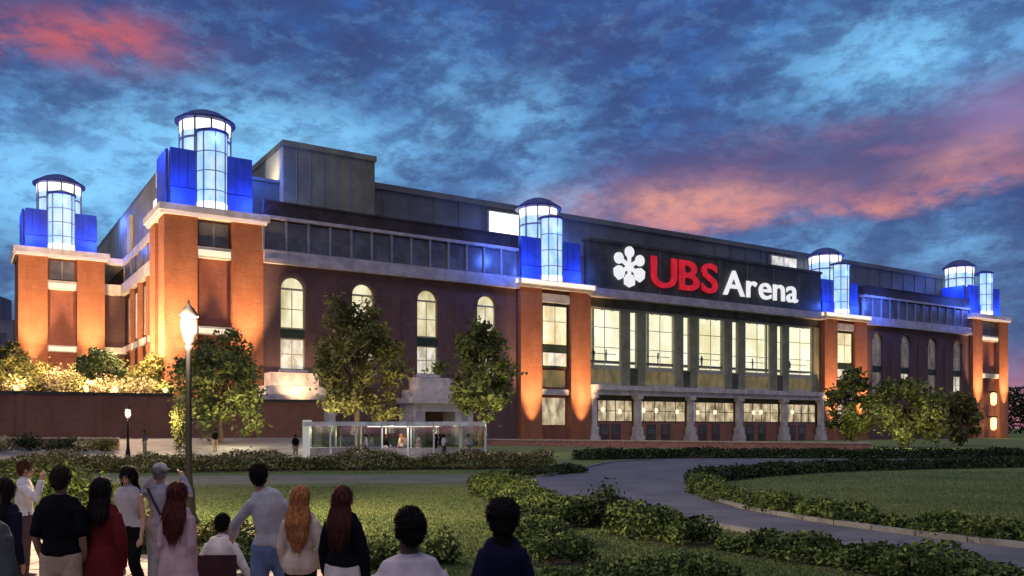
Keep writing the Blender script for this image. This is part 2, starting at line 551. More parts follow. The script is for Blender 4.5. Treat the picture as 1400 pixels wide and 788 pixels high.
def kerb(label_line, w=.16, z=.11, step=1.1):
    """a row of separate kerb stones"""
    root = bpy.data.objects.new('kerb', None); root['kind'] = 'structure'; link(root)
    g = np.random.default_rng(2)
    L = [Vector(p) for p in label_line]; acc = 0.0; pts = [L[0]]
    for a_, b_ in zip(L, L[1:]):
        d = (b_ - a_).length; t = step - acc
        while t <= d: pts.append(a_.lerp(b_, t / d)); t += step
        acc = (acc + d) % step
    me = MB().box(-step / 2 + .012, step / 2 - .012, -w / 2, w / 2, -.03, z).mesh('kerb_stone', M_kerb)
    for a_, b_ in zip(pts, pts[1:]):
        m_ = (a_ + b_) / 2
        if m_.y > 60 or abs(m_.x) > m_.y * .75 + 3: continue
        d = b_ - a_
        o = shared('kerb_stone', me, root, (m_.x, m_.y, g.uniform(-.008, .006)), math.atan2(d.y, d.x))


kerb(isl_g); kerb(far_edge, .14, .10, 1.6); kerb(near_edge, .14, .10)
# lit paving where the crowd stands: slabs laid as pieces
PAVE_POLY = [G(-160, 738), G(60, 737), G(150, 752), G(215, 768), (-3.2, 13.2), (-1.0, 12.3), (-0.4, 9), (-.4, 2), (-9, 2), (-16, 9)]
plaza = sheet('paved_plaza', PAVE_POLY, .006, M_soil)
slab_me = MB().box(-.392, .392, -.392, .392, -.03, .045).mesh('paving_slab', M_pave)


def inside(px, py, poly):
    ins = False; j = len(poly) - 1
    for i in range(len(poly)):
        (xi, yi), (xj, yj) = poly[i], poly[j]
        if (yi > py) != (yj > py) and px < (xj - xi) * (py - yi) / (yj - yi) + xi: ins = not ins
        j = i
    return ins


for iy in range(14):
    for ix in range(24):
        px, py = -15.6 + ix * .8 + (.4 if iy % 2 else 0), 8.0 + iy * .8
        if px > -py * .66 - .6 and inside(px, py, PAVE_POLY): shared('paving_slab', slab_me, plaza, (px, py, random.uniform(-.006, .006)), random.uniform(-.006, .006))

# ------------------------------------------------------------------ the arena
AX, AY, AROT = -28.67, 100.0, math.atan2(.5397, .842)
ARENA = thing('arena_building', 'long red brick arena with blue lit lantern towers and rows of glowing windows', 'building', (AX, AY, 0), AROT)


def A(t, s, z):
    c, sn = math.cos(AROT), math.sin(AROT)
    return (AX + t * c - s * sn, AY + t * sn + s * c, z)


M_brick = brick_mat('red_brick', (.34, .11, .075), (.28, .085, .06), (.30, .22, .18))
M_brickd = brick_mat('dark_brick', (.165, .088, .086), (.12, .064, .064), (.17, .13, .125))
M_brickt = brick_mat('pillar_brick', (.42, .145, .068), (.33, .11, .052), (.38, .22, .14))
M_stone = mat('pale_stone', (.62, .55, .53), .75, scale=.9, var=.25, bump=.2, bscale=6)
M_cornice = mat('cornice_stone', (.62, .58, .54), .7, scale=.8, var=.2)
M_ledge = mat('ledge_stone', (.46, .42, .45), .75, scale=.7, var=.25)
M_attic = mat('attic_metal', (.055, .04, .038), .6, scale=.5, var=.35)
M_roof = mat('roof_metal', (.17, .175, .155), .55, scale=.15, var=.3, metal=.2)
M_pent = mat('penthouse_cladding', (.25, .245, .165), .6, scale=.2, var=.3)
M_tan = mat('tan_cladding', (.50, .45, .32), .7, scale=.4, var=.2)
M_bandglass = mat('band_glass', (.12, .12, .13), .32, scale=.5, var=.4, spec=.6)
M_mull = mat('mullion_metal', (.26, .26, .29), .5, scale=1, var=.2)
M_olive = mat('olive_frame', (.27, .26, .165), .55, scale=.6, var=.25)
M_oliveD = mat('dark_olive_panel', (.085, .085, .06), .5, scale=.6, var=.4)
M_frame = mat('pale_frame', (.50, .48, .35), .5, scale=1, var=.15)
M_green = mat('green_spandrel', (.035, .055, .035), .4, scale=.8, var=.3)
M_blue = mat('blue_panel', (.055, .10, .46), .5, scale=.5, var=.2)
M_dome = mat('dome_metal', (.04, .05, .20), .4, scale=.7, var=.25, spec=.5)
M_navy = mat('navy_cladding', (.10, .105, .16), .5, scale=.4, var=.3)
M_sign = mat('sign_board', (.070, .074, .066), .5, scale=.4, var=.4)
M_win = glow_mat('lit_window', lin(250, 242, 204), 1.05, .4, .45, lin(178, 162, 108))
M_winc = glow_mat('lit_window_cool', lin(238, 232, 215), 1.0, .4, 1.1, lin(150, 140, 110))
M_wind = glow_mat('dim_window', lin(122, 114, 106), .8, .5, .8, lin(62, 58, 58))
M_room = glow_mat('lit_room', lin(255, 251, 230), 1.35, .4, .38, lin(228, 214, 164))
M_shop = glow_mat('shop_glass', lin(226, 206, 166), 1.0, .6, .9, lin(104, 88, 62))
M_spand = glow_mat('dim_glass_panel', lin(128, 112, 74), .8, .6, .9, lin(88, 80, 50))
M_lant = glow_mat('lantern_glass', lin(205, 232, 248), 1.0, .4, .8, lin(138, 192, 232))
M_lantw = glow_mat('lantern_lamp', lin(255, 252, 240), 1.8)
M_strip = glow_mat('cornice_light', lin(255, 240, 222), 1.0)
M_stripd = glow_mat('cornice_light_soft', lin(235, 205, 200), .75)
M_stripw = glow_mat('lintel_light', lin(255, 236, 205), .85)
M_globe = glow_mat('lamp_globe', lin(255, 236, 178), 1.12)
M_pane = glass_mat('clear_pane', (.93, .95, .93), .06)


def arch_pts(tc, w, zs, n=10):
    r = w / 2
    return [(tc - r * math.cos(math.pi * i / n), zs + r * math.sin(math.pi * i / n)) for i in range(n + 1)]


def arch_window(tc, w, z0, zs, s, m, name='arched_window', bars=1):
    """frame mesh with pane and glazing bars beneath it"""
    o_, i_ = arch_pts(tc, w, zs), arch_pts(tc, w - .36, zs)
    mb = MB()
    for k in range(10): mb.prism([o_[k], i_[k], i_[k + 1], o_[k + 1]], s - .15, s)
    mb.box(tc - w / 2, tc - w / 2 + .18, s - .15, s, z0, zs); mb.box(tc + w / 2 - .18, tc + w / 2, s - .15, s, z0, zs)
    mb.box(tc - w / 2 + .18, tc + w / 2 - .18, s - .15, s, z0, z0 + .18)
    fr = mb.obj(name, M_frame, ARENA, (tc, s, z0))
    p = MB().prism([(tc - w / 2 + .05, z0 + .05), (tc + w / 2 - .05, z0 + .05)] + list(reversed(arch_pts(tc, w - .1, zs))), s + .002, s + .05)
    p.obj('pane', m, fr, (tc, s, z0))
    box('transom', tc - w / 2 + .18, tc + w / 2 - .18, s - .12, s - .01, zs - .12, zs + .12, M_frame, fr)
    if bars:
        box('mullion', tc - .05, tc + .05, s - .1, s - .012, z0 + .18, zs - .12, M_frame, fr)
        box('transom', tc - w / 2 + .18, tc + w / 2 - .18, s - .1, s - .014, (z0 + zs) / 2 - .05, (z0 + zs) / 2 + .05, M_frame, fr)
    return fr


def rect_window(tc, w, z0, z1, s, m, name='window', nm=1, nt=1, fm=None, f=.16):
    fm = fm or M_frame
    mb = MB()
    mb.box(tc - w / 2, tc - w / 2 + f, s - .14, s, z0, z1); mb.box(tc + w / 2 - f, tc + w / 2, s - .14, s, z0, z1)
    mb.box(tc - w / 2 + f, tc + w / 2 - f, s - .14, s, z0, z0 + f); mb.box(tc - w / 2 + f, tc + w / 2 - f, s - .14, s, z1 - f, z1)
    fr = mb.obj(name, fm, ARENA, (tc, s, z0))
    box('pane', tc - w / 2 + .03, tc + w / 2 - .03, s + .005, s + .05, z0 + .03, z1 - .03, m, fr)
    for i in range(nm):
        x = tc - w / 2 + w * (i + 1) / (nm + 1); box('mullion', x - .05, x + .05, s - .11, s - .005, z0 + f, z1 - f, fm, fr)
    for i in range(nt):
        z = z0 + (z1 - z0) * (i + 1) / (nt + 1); box('transom', tc - w / 2 + f, tc + w / 2 - f, s - .1, s - .008, z - .05, z + .05, fm, fr)
    return fr


def wing(t0, t1, centres, lit):
    W = 3.0; zs = 18.5; z0, zmid0, zmid1 = 9.0, 12.7, 13.8
    mb = MB()
    edges = [t0] + [e for c in centres for e in (c - W / 2, c + W / 2)] + [t1]
    for i in range(0, len(edges), 2): mb.box(edges[i], edges[i + 1], 0, .8, 0, 21.2)
    for c in centres:
        mb.box(c - W / 2, c + W / 2, 0, .8, 0, z0)
        ap = arch_pts(c, W, zs)
        for k in range(10): mb.prism([ap[k], ap[k + 1], (ap[k + 1][0], 21.2), (ap[k][0], 21.2)], 0, .8)
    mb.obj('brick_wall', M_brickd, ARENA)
    for i, c in enumerate(centres):
        arch_window(c, W, zmid1, zs, .5, lit[i][0])
        box('spandrel_panel', c - W / 2, c + W / 2, .25, .7, zmid0, zmid1, M_green, ARENA)
        rect_window(c, W, z0, zmid0, .5, lit[i][1], 'lower_window', 1, 1)
        o_, i_ = arch_pts(c, W + .9, zs), arch_pts(c, W + .02, zs)
        m2 = MB()
        for k in range(10): m2.prism([o_[k], o_[k + 1], i_[k + 1], i_[k]], -.12, .1)
        m2.obj('arch_surround', M_brickd, ARENA)
        m3 = MB(); m3.box(c - W / 2 - .2, c + W / 2 + .2, -.25, .3, z0 - .3, z0); m3.obj('stone_sill', M_stone, ARENA)
    for a_, b_ in zip(centres, centres[1:]):
        m4 = MB().lathe([(.02, 0), (.55, .02), (.6, .15), (.4, .22)], 0, 0, 16)
        o = m4.obj('stone_medallion', M_stone, ARENA, ((a_ + b_) / 2, 0, 19.6)); o.rotation_euler = (R(90), 0, 0); o.location = ((a_ + b_) / 2, 0, 19.6)
        pm = MB().box((a_ + b_) / 2 - .45, (a_ + b_) / 2 + .45, -.22, .05, 0, 18.6); pm.obj('brick_pilaster', M_brickd, ARENA)
    # pale ledge, ribbon of glass, dark attic
    mb = MB(); mb.box(t0, t1, -.7, .8, 21.2, 21.7); mb.box(t0, t1, -.5, .8, 21.7, 22.7); mb.obj('stone_ledge', M_ledge, ARENA)
    n = round((t1 - t0) / 2.7); st = (t1 - t0) / n
    for i in range(n):
        box('band_window', t0 + st * i + .16, t0 + st * (i + 1) - .16, .1, .3, 22.9, 26.2, M_bandglass, ARENA)
        box('band_mullion', t0 + st * i - .15, t0 + st * i + .15, -.12, .35, 22.7, 26.4, M_mull, ARENA)
    box('band_sill', t0, t1, -.05, .5, 22.7, 22.9, M_mull, ARENA)
    mb = MB(); mb.box(t0, t1, -.3, .8, 26.4, 26.75); mb.obj('band_head', M_ledge, ARENA)
    mb = MB(); mb.box(t0, t1, -.1, 1.2, 26.75, 28.3); mb.box(t0, t1, -.25, 1.3, 28.3, 28.5); mb.obj('attic_wall', M_attic, ARENA)


cA = [3.5 + 8.85 * i for i in range(4)]
wing(0, 35, cA, [(M_win, M_winc)] * 4)
cB = [115.2 + 8.85 * i for i in range(4)]
wing(111, 146, cB, [(M_wind, M_wind), (M_wind, M_winc), (M_wind, M_wind), (M_wind, M_winc)])

# body of the building behind the facades
mb = MB(); mb.box(-9.2, 160, 8.5, 75, 0, 27.2); mb.box(0, 150, .85, 8.5, 0, 8.4); mb.box(0, 47, .85, 8.5, 8.4, 27.2); mb.box(99, 150, .85, 8.5, 8.4, 27.2)
mb.box(47, 99, 6.5, 8.5, 8.4, 27.2); mb.box(47, 99, 1.2, 6.5, 20.6, 27.2)
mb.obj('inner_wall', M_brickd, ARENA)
mb = MB(); mb.box(17, 150, 8, 70, 27.2, 34.2); mb.box(17, 150, 7.7, 70.3, 34.2, 35.0); mb.box(-9.0, 17, 8.6, 70, 27.2, 33.0); mb.box(-9.3, 17, 8.3, 70.3, 33.0, 33.4)
roof = mb.obj('main_roof', M_roof, ARENA)
for i in range(34):
    t = 18.5 + i * 3.9
    if t < 149: box('roof_seam', t - .06, t + .06, 7.86, 8.02, 27.4, 34.15, M_roof, roof)
mb = MB(); mb.box(4.8, 17.1, 7.4, 32, 27.2, 37.6); mb.box(4.6, 17.3, 7.2, 32.2, 37.6, 38.3)
pent = mb.obj('penthouse', M_pent, ARENA)
for i in range(6): box('cladding_joint', 6.4 + i * 1.8, 6.46 + i * 1.8, 7.3, 7.42, 28, 37.55, M_mull, pent)
box('tan_end_panel', 4.62, 4.82, 7.5, 14.5, 28.6, 37.5, M_tan, pent)
light('tan_panel_wash', 'SPOT', A(2.2, 9.5, 33.6), 900, (1, .9, .62), .3, A(4.7, 10.5, 35), 110)
for t0_, t1_ in ((34.6, 40.2), (94.4, 101.6)):
    fr = MB().box(t0_, t1_, 7.3, 7.9, 30.2, 33.6).obj('rooflight_frame', M_mull, ARENA)
    for k in range(3):
        w_ = (t1_ - t0_ - .4) / 3; box('rooflight_pane', t0_ + .2 + w_ * k + .05, t0_ + .2 + w_ * (k + 1) - .05, 7.22, 7.4, 30.4, 33.4, M_lantw if t0_ < 50 else M_winc, fr)

# central facade
C0 = [50.6 + 10.85 * i for i in range(5)]
mb = MB(); mb.box(47, 99, .3, 1.1, 19.9, 21.2); mb.obj('window_header', M_oliveD, ARENA)
mb = MB(); mb.box(46.6, 99.4, -1.0, 1.1, 21.2, 21.6); mb.box(46.8, 99.2, -.6, 1.1, 21.6, 22.5); mb.obj('stone_ledge', M_ledge, ARENA)
mb = MB(); mb.box(47.2, 98.8, -.1, 1.2, 22.5, 29.3); mb.box(47.0, 99, -.3, 1.4, 29.3, 29.7)
board = mb.obj('sign_wall', M_sign, ARENA)
for i in range(7): box('board_joint', 54.5 + i * 6.4, 54.58 + i * 6.4, -.13, -.08, 22.7, 29.25, M_mull, board)
room = MB().box(47.4, 98.5, 3.6, 3.8, 8.6, 20.3).box(98.5, 98.8, .8, 3.8, 8.6, 20.3).obj('lit_lobby_wall', M_room, ARENA)
box('lobby_floor', 47.2, 98.4, .7, 3.55, 8.4, 8.6, M_stone, ARENA)
for k_ in range(26): box('ceiling_beam', 48.2 + k_ * 2, 48.45 + k_ * 2, .9, 3.5, 19.95, 20.3, M_olive, ARENA)
for k_ in range(9): box('lobby_column', 49.1 + k_ * 5.43 + 1.2, 49.5 + k_ * 5.43 + 1.2, 3.1, 3.5, 8.6, 20.3, M_frame, ARENA)
box('mezzanine_floor', 47.2, 98.4, 1.5, 3.5, 11.9, 12.2, M_oliveD, ARENA)
box('lobby_ceiling', 47.2, 98.4, .7, 3.55, 20.32, 20.58, M_frame, ARENA)
for i, c in enumerate(C0):
    fr = rect_window(c, 6.4, 11.1, 19.9, .6, M_pane, 'lobby_window', 1, 2, M_frame, .34)
    fr2 = rect_window(c, 6.4, 8.5, 11.1, .62, M_spand, 'spandrel_window', 3, 0, M_frame, .3)
    box('handrail', c - 3.0, c + 3.0, 1.55, 1.62, 13.15, 13.25, M_oliveD, ARENA)
    if i < 4:
        n_ = c + 5.425
        box('olive_pier', c + 3.2, n_ - .75, .2, 1.0, 8.5, 19.9, M_olive, ARENA)
        box('olive_pier', n_ + .75, n_ + 2.225, .2, 1.0, 8.5, 19.9, M_olive, ARENA)
        rect_window(n_, 1.5, 11.1, 19.6, .55, M_pane, 'narrow_window', 0, 2, M_frame, .12)
        box('narrow_panel', n_ - .75, n_ + .75, .3, .9, 8.5, 11.1, M_oliveD, ARENA)
        box('narrow_head', n_ - .75, n_ + .75, .3, .9, 19.6, 19.9, M_olive, ARENA)
box('olive_pier', 47.0, 47.4, .2, 1.0, 8.5, 19.9, M_olive, ARENA)
box('olive_pier', 97.2, 98.9, .2, 1.0, 8.5, 19.9, M_olive, ARENA)
# ground floor with stone columns
mb = MB(); mb.box(47, 99, -1.1, .8, 7.0, 7.7); mb.box(47, 99, -1.4, .8, 7.7, 8.4); mb.obj('stone_canopy', M_stone, ARENA)
col_mb = MB().box(-.42, .42, -.42, .42, 2.3, 7.0); col_mb.box(-.62, .62, -.6, .6, 1.0, 2.3); col_mb.box(-.8, .8, -.75, .75, 0, 1.0); col_mb.box(-.62, .62, -.6, .6, 6.5, 7.0)
col_me = col_mb.mesh('stone_column', M_stone)
edges = [47.6] + [c + 5.425 for c in C0[:4]] + [98.2]
for t in edges: shared('stone_column', col_me, ARENA, (t, -.55, 0))
glob_me = MB().ball((0, 0, 0), (.3, .3, .38)).mesh('pendant_lamp', glow_mat('pendant_glow', lin(255, 240, 205), 1.25), True)
for i, c in enumerate(C0):
    a_, b_ = edges[i] + .8, edges[i + 1] - .8
    mb = MB().box(a_ - .8, b_ + .8, .45, .9, 0, 3.0); mb.obj('brick_base', brick_mat('base_brick', (.44, .17, .12), (.36, .13, .09), (.40, .28, .22)) if i == 0 else MATS['base_brick'], ARENA)
    mb = MB().box(a_ - .8, b_ + .8, .5, .9, 6.4, 7.0); mb.obj('shop_header', M_oliveD, ARENA)
    w_ = rect_window((a_ + b_) / 2, b_ - a_ + 1.6, 3.0, 6.4, .6, M_shop, 'shop_window', 4, 1, M_oliveD, .2)
    for q in ((.25, .7), (.15, .45, .85), (.2, .62), (.4, .55), (.3,))[i]:
        shared('pendant_lamp', glob_me, w_, (a_ + (b_ - a_) * q + rng.uniform(-.4, .4), .42, 4.7 + rng.uniform(-.2, .2)))
    for q in (.3, .62):
        d_ = MB().box(a_ + (b_ - a_) * q - .9, a_ + (b_ - a_) * q + .9, .38, .46, .1, 2.7).obj('door', M_oliveD if i % 2 else M_brickd, ARENA, (a_ + (b_ - a_) * q, .4, .1))
        box('door_pane', a_ + (b_ - a_) * q - .7, a_ + (b_ - a_) * q + .7, .36, .385, 1.2, 2.5, M_bandglass, d_)


# ------------------------------------------------------------------ towers
WARM = (1.0, .62, .31)
BLUE = (.06, .16, 1.0)


def tower(t0, w, s0, cz, att, eave, dome, lamp_z, upl, blu, spill=(), db=0.0, low_lit=False, side=False, base_stone=False):
    t1 = t0 + w; pw = 3.5; D = 8.4; tc = (t0 + t1) / 2; r0, r1 = t0 + pw, t1 - pw
    core = MB().box(t0 + 1.2, t1 - 1.2, s0 + 1.0, s0 + D - .3, 0, cz).obj('tower', M_brick, ARENA)
    for a_ in (t0, t1 - pw):
        for b_ in (s0, s0 + D - 3.2):
            m_ = MB().box(a_, a_ + pw, b_, b_ + 3.2, .9, cz); m_.box(a_ - .15, a_ + pw + .15, b_ - .15, b_ + 3.35, 0, .9)
            m_.obj('brick_pillar', M_brickt, core)
    # recessed bay between the pillars
    zl = cz - (1.7 if low_lit else 4.2)
    mb = MB().box(r0 + .002, r1 - .002, s0 + .25, s0 + 1.1, zl - .1, zl + 1.1); mb.obj('stone_lintel', M_cornice, core)
    if not low_lit: box('lintel_lamp', r0 + .15, r1 - .15, s0 + .15, s0 + .26, zl + .1, zl + .75, M_stripw, core)
    if not low_lit:
        box('upper_pane', r0 + .25, r1 - .25, s0 + .7, s0 + .98, zl + 1.3, cz - .3, M_bandglass, core)
        box('pane_bar', (r0 + r1) / 2 - .08, (r0 + r1) / 2 + .08, s0 + .6, s0 + .75, zl + 1.3, cz - .3, M_mull, core)
        mb = MB().box(r0 + .002, r1 - .002, s0 + .1, s0 + 1.1, 12.6, 13.5); mb.obj('stone_sill', M_cornice, core)
    if side: box('sill_lamp', r0 + .2, r1 - .2, s0 + .02, s0 + .11, 12.75, 13.3, M_stripw, core)
    if low_lit:
        mb = MB().box(r0 + .3, r1 - .3, s0 + .55, s0 + .9, 10.6, zl - .3); fr = mb.obj('recess_frame', M_green, core)
        box('pane_bar', (r0 + r1) / 2 - .06, (r0 + r1) / 2 + .06, s0 + .42, s0 + .49, 13.9, zl - .6, M_frame, core)
        box('pane_bar', r0 + .5, r1 - .5, s0 + .43, s0 + .485, 17.0, 17.12, M_frame, core)
        box('recess_pane', r0 + .5, r1 - .5, s0 + .5, s0 + .6, 13.9, zl - .6, M_win, core)
        box('recess_pane', r0 + .5, r1 - .5, s0 + .5, s0 + .6, 10.9, 12.7, M_winc, core)
        box('recess_pane', r0 + .5, r1 - .5, s0 + .8, s0 + .98, 7.9, 10.3, M_spand, core)
        box('recess_pane', r0 + .5, r1 - .5, s0 + .8, s0 + .98, 2.6, 6.4, M_shop, core)
        mb = MB().box(r0 + .002, r1 - .002, s0 + .4, s0 + 1.1, 6.8, 7.6); mb.obj('stone_course', M_stone, core)
    # cornice
    mb = MB(); mb.box(t0 - .35, t1 + .35, s0 - .35, s0 + D + .35, cz, cz + .35); mb.box(t0 - .6, t1 + .6, s0 - .6, s0 + D + .6, cz + .35, cz + 1.1)
    mb.obj('cornice', M_cornice, core)
    zl0, zl1 = (cz + .40, cz + 1.0) if low_lit else (cz + .03, cz + .33)
    of = .66 if low_lit else .42
    box('cornice_lamp', t0 - .3, t1 + .3, s0 - of, s0 - of + .1, zl0, zl1, M_strip if low_lit else M_stripd, core)
    box('cornice_lamp', t0 - of, t0 - of + .1, s0 - .3, s0 + D, zl0, zl1, M_strip if low_lit else M_stripd, core)
    # attic with blue panels
    zc = cz + 1.1
    mb = MB().box(t0 + .8, t1 - .8, s0 + 1.6, s0 + D - .8, zc, att); mb.obj('attic_block', M_navy, core)
    zb = zc + (att - zc) * .38
    for a_, b_ in ((t0 + .9, tc - 1.75), (tc + 1.75, t1 - .9)):
        mb = MB().box(a_, b_, s0 + 1.35, s0 + 1.7, zb, att + .35); mb.obj('blue_panel', M_blue, core)
        for q in (.33, .67): box('panel_joint', a_ + (b_ - a_) * q - .035, a_ + (b_ - a_) * q + .035, s0 + 1.325, s0 + 1.36, zb + .05, att + .3, M_dome, core)
        mb = MB().box(a_, b_, s0 + 1.2, s0 + 1.7, zc, zb - .12); mb.obj('blue_plinth', M_blue, core)
    mb = MB().box(t0 + .55, t0 + .85, s0 + 2.2, s0 + D - 1.2, zc + .1, att + .35); mb.obj('blue_panel', M_blue, core)
    # lantern
    cs = s0 + 4.6 + db; Rd = 2.75
    dr = MB().lathe([(Rd, att - 2.5), (Rd, eave - 1.25)], tc, cs, 24).obj('lantern_drum', M_lant, core, None, True)
    MB().lathe([(Rd + .03, eave - 1.25), (Rd + .1, eave - .1)], tc, cs, 24).obj('lantern_lamp_ring', M_lantw, core)
    mm = MB().box(-.09, .09, -.09, .09, att, eave).mesh('drum_mullion', M_mull)
    for k in range(10):
        a_ = 2 * math.pi * (k + .5) / 10; shared('drum_mullion', mm, core, (tc + (Rd + .08) * math.cos(a_), cs + (Rd + .08) * math.sin(a_), 0), a_)
    MB().lathe([(Rd + .16, 0), (Rd + .16, .22)], tc, cs, 24).obj('drum_rail', M_mull, core, None).location.z += (att + eave) / 2
    MB().lathe([(Rd + .2, eave - .12), (Rd + .62, eave), (Rd + .62, eave + .22), (Rd + .2, eave + .5), (Rd * .7, eave + (dome - eave) * .72), (Rd * .35, eave + (dome - eave) * .95), (.05, dome)], tc, cs, 28).obj('lantern_dome', M_dome, core, None, False)
    # glazed bow in front
    rb = 1.62; sb = s0 + 1.5; top = eave - 1.3
    MB().lathe([(rb, zc), (rb, top - .8)], tc, sb, 16, math.pi, 2 * math.pi).obj('bow_glass', M_lant, core, None, True)
    MB().lathe([(rb + .02, zc + .02), (rb + .04, zc + .9)], tc, sb, 16, math.pi, 2 * math.pi).obj('bow_lamp', M_lantw, core)
    MB().lathe([(rb + .25, top - .8), (rb + .25, top - .5), (.6, top)], tc, sb, 16).obj('bow_roof', M_dome, core)
    bm_ = MB().box(-.06, .06, -.06, .06, zc, top - .8).mesh('bow_mullion', M_mull)
    for k in range(5):
        a_ = math.pi + math.pi * k / 4; shared('bow_mullion', bm_, core, (tc + (rb + .05) * math.cos(a_), sb + (rb + .05) * math.sin(a_), 0), a_)
    for k in range(1, 4):
        z_ = zc + (top - .8 - zc) * k / 4
        MB().lathe([(rb + .07, z_ - .06), (rb + .07, z_ + .06)], tc, sb, 16, math.pi, 2 * math.pi).obj('bow_transom', M_mull, core)
    # uplights at the foot of the pillars, blue wash on the attic
    for a_ in (t0 + pw / 2, t1 - pw / 2):
        p = A(a_, s0 - 1.5, lamp_z)
        light('pillar_uplight', 'SPOT', p, upl * 1.1, WARM, .15, A(a_, s0 - .1, lamp_z + 9), 50, 1.0)
        light('pillar_wash', 'SPOT', A(a_, s0 - 4.5, lamp_z - .5), upl * 3.0, WARM, .3, A(a_, s0, lamp_z + 9), 42, 1.0)
    for a_ in (t0 + 1.2, t1 - 1.2):
        light('blue_wash', 'POINT', A(a_, s0 - .6, zc + 1.3), blu, BLUE, .4)
    light('blue_wash', 'POINT', A(t0 - 1.2, s0 + 4, att + .6), blu * 1.1, BLUE, .4)
    light('blue_wash', 'POINT', A(t1 + 1.2, s0 + 5, att + .6), blu * 1.8, BLUE, .4)
    light('blue_wash', 'POINT', A(tc, s0 - .5, att + 1.6), blu * .4, BLUE, .4)
    for k in spill: light('blue_wash', 'POINT', A(tc + k * (w / 2 + 3.5), s0 - 2.2, zc + 2.5), blu * 1.9, BLUE, .5)
    return core


UP = 8200
tower(-10.8, 10.8, 0, 25.5, 32.9, 37.4, 39.0, 8.2, UP * .72, 800, side=True)          # near corner
tower(-22.8, 10.6, 34, 25.5, 31.8, 36.4, 38.0, 9.2, UP * .95, 900, side=True)    # back corner
tower(35, 12, -.8, 21.5, 28.4, 33.6, 35.3, .9, UP, 800, (-1,), low_lit=True)
tower(99, 12, -.8, 21.5, 28.4, 33.6, 35.3, .9, UP * 1.1, 900, (1,), low_lit=True)
tower(146, 13.5, -.8, 24.6, 31.5, 36.6, 38.4, 5.0, UP, 1000, (-1,), 2.2)
# side pillar of the near corner tower
for s_, e_ in ((1.6, 1.0), (6.8, .9)):
    light('pillar_uplight', 'SPOT', A(-12.4, s_, 8.2), UP * .45 * e_, WARM, .15, A(-10.9, s_, 18), 48, 1.0)

# side wall running back to the far corner tower
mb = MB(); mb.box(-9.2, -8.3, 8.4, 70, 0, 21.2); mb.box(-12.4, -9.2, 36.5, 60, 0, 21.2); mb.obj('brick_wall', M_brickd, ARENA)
mb = MB(); mb.box(-9.9, -8.3, 8.4, 36.5, 21.2, 22.7); mb.box(-12.4, -8.3, 35.8, 60, 21.2, 22.7); mb.box(-9.6, -8.3, 8.4, 36.5, 25.6, 26.5); mb.box(-12.4, -8.3, 36.0, 60, 25.6, 26.5)
mb.box(-9.7, -8.3, 8.4, 36.5, 12.8, 13.7); mb.box(-12.4, -9.2, 35.9, 37, 12.8, 13.7)
mb.obj('stone_ledge', M_cornice, ARENA)
for i in range(9): box('band_window', -9.35, -9.1, 8.9 + i * 3.0, 11.5 + i * 3.0, 22.9, 25.5, M_bandglass, ARENA)
for i in range(5): box('band_mullion', -9.5, -9.05, 11.55 + i * 6.0, 11.85 + i * 6.0, 22.7, 25.6, M_mull, ARENA)
for s_ in (13.5, 19.5, 25.5, 31.5):
    mb = MB().box(-9.32, -9.18, s_ - 1.2, s_ + 1.2, 14.2, 20.4); fr = mb.obj('side_window', M_frame, ARENA)
    box('pane', -9.36, -9.3, s_ - 1.05, s_ + 1.05, 14.35, 20.25, M_wind if s_ != 25.5 else M_winc, fr)
    box('mullion', -9.42, -9.34, s_ - .06, s_ + .06, 14.35, 20.25, M_frame, fr)
    box('brick_pilaster', -9.75, -9.15, s_ - 3.3, s_ - 2.5, 0, 21.2, M_brickt, ARENA)
box('tan_end_panel', -9.7, -9.25, 29.0, 31.5, 26.6, 31.5, M_tan, ARENA)
mb = MB(); mb.box(-9.25, -8.5, 8.4, 66, 26.5, 33.2); mb.obj('side_attic', M_pent, ARENA)
for s_ in (9.4, 9.7):
    pass
box('wall_lamp', -10.0, -9.3, 8.9, 10.6, 28.0, 29.2, M_lantw, ARENA)
box('wall_lamp', -9.9, -9.3, 8.6, 9.6, 30.6, 32.4, M_winc, ARENA)
box('wall_lamp', -9.9, -9.5, 11.2, 11.7, 20.3, 21.0, M_stripw, ARENA)
for s_ in (12, 20, 28, 34): light('side_wash', 'SPOT', A(-12.5, s_, 10), 3600, WARM, .3, A(-9.2, s_, 20), 70)
light('connector_wash', 'SPOT', A(-10.8, 33.5, 10), 1500, WARM, .3, A(-10.8, 36.5, 18), 70)


# stone porches under two of the arched windows
def porch(tc, warm):
    z = 0
    mb = MB()
    mb.box(tc - 4.2, tc - 2.6, -4.2, 0, 0, 5.2); mb.box(tc + 1.6, tc + 4.2, -4.2, 0, 0, 5.2); mb.box(tc - 2.6, tc + 1.6, -4.2, 0, 4.2, 5.2)
    p = mb.obj('stone_porch', M_stone, ARENA)
    mb = MB().box(tc - 4.6, tc + 4.6, -4.7, 0, 5.2, 5.9); mb.box(tc - 3.8, tc + 3.8, -3.8, 0, 5.9, 6.9); mb.box(tc - 2.8, tc + 2.8, -2.6, 0, 6.9, 8.5); mb.obj('stepped_hood', M_stone, p)
    box('porch_door', tc - 2.55, tc + 1.55, -1.0, -.8, .05, 4.15, M_brickd, p)
    for k in (-3.4, 2.9):
        box('porch_panel', tc + k - .5, tc + k + .5, -4.26, -4.18, .8, 4.2, M_ledge, p)
    if warm: light('porch_wash', 'SPOT', A(tc - 1, -8.5, 6.6), 3500, WARM, .3, A(tc, -3, 7.5), 70)


porch(cA[0] - .6, True)
porch(cA[2] + .1, False)

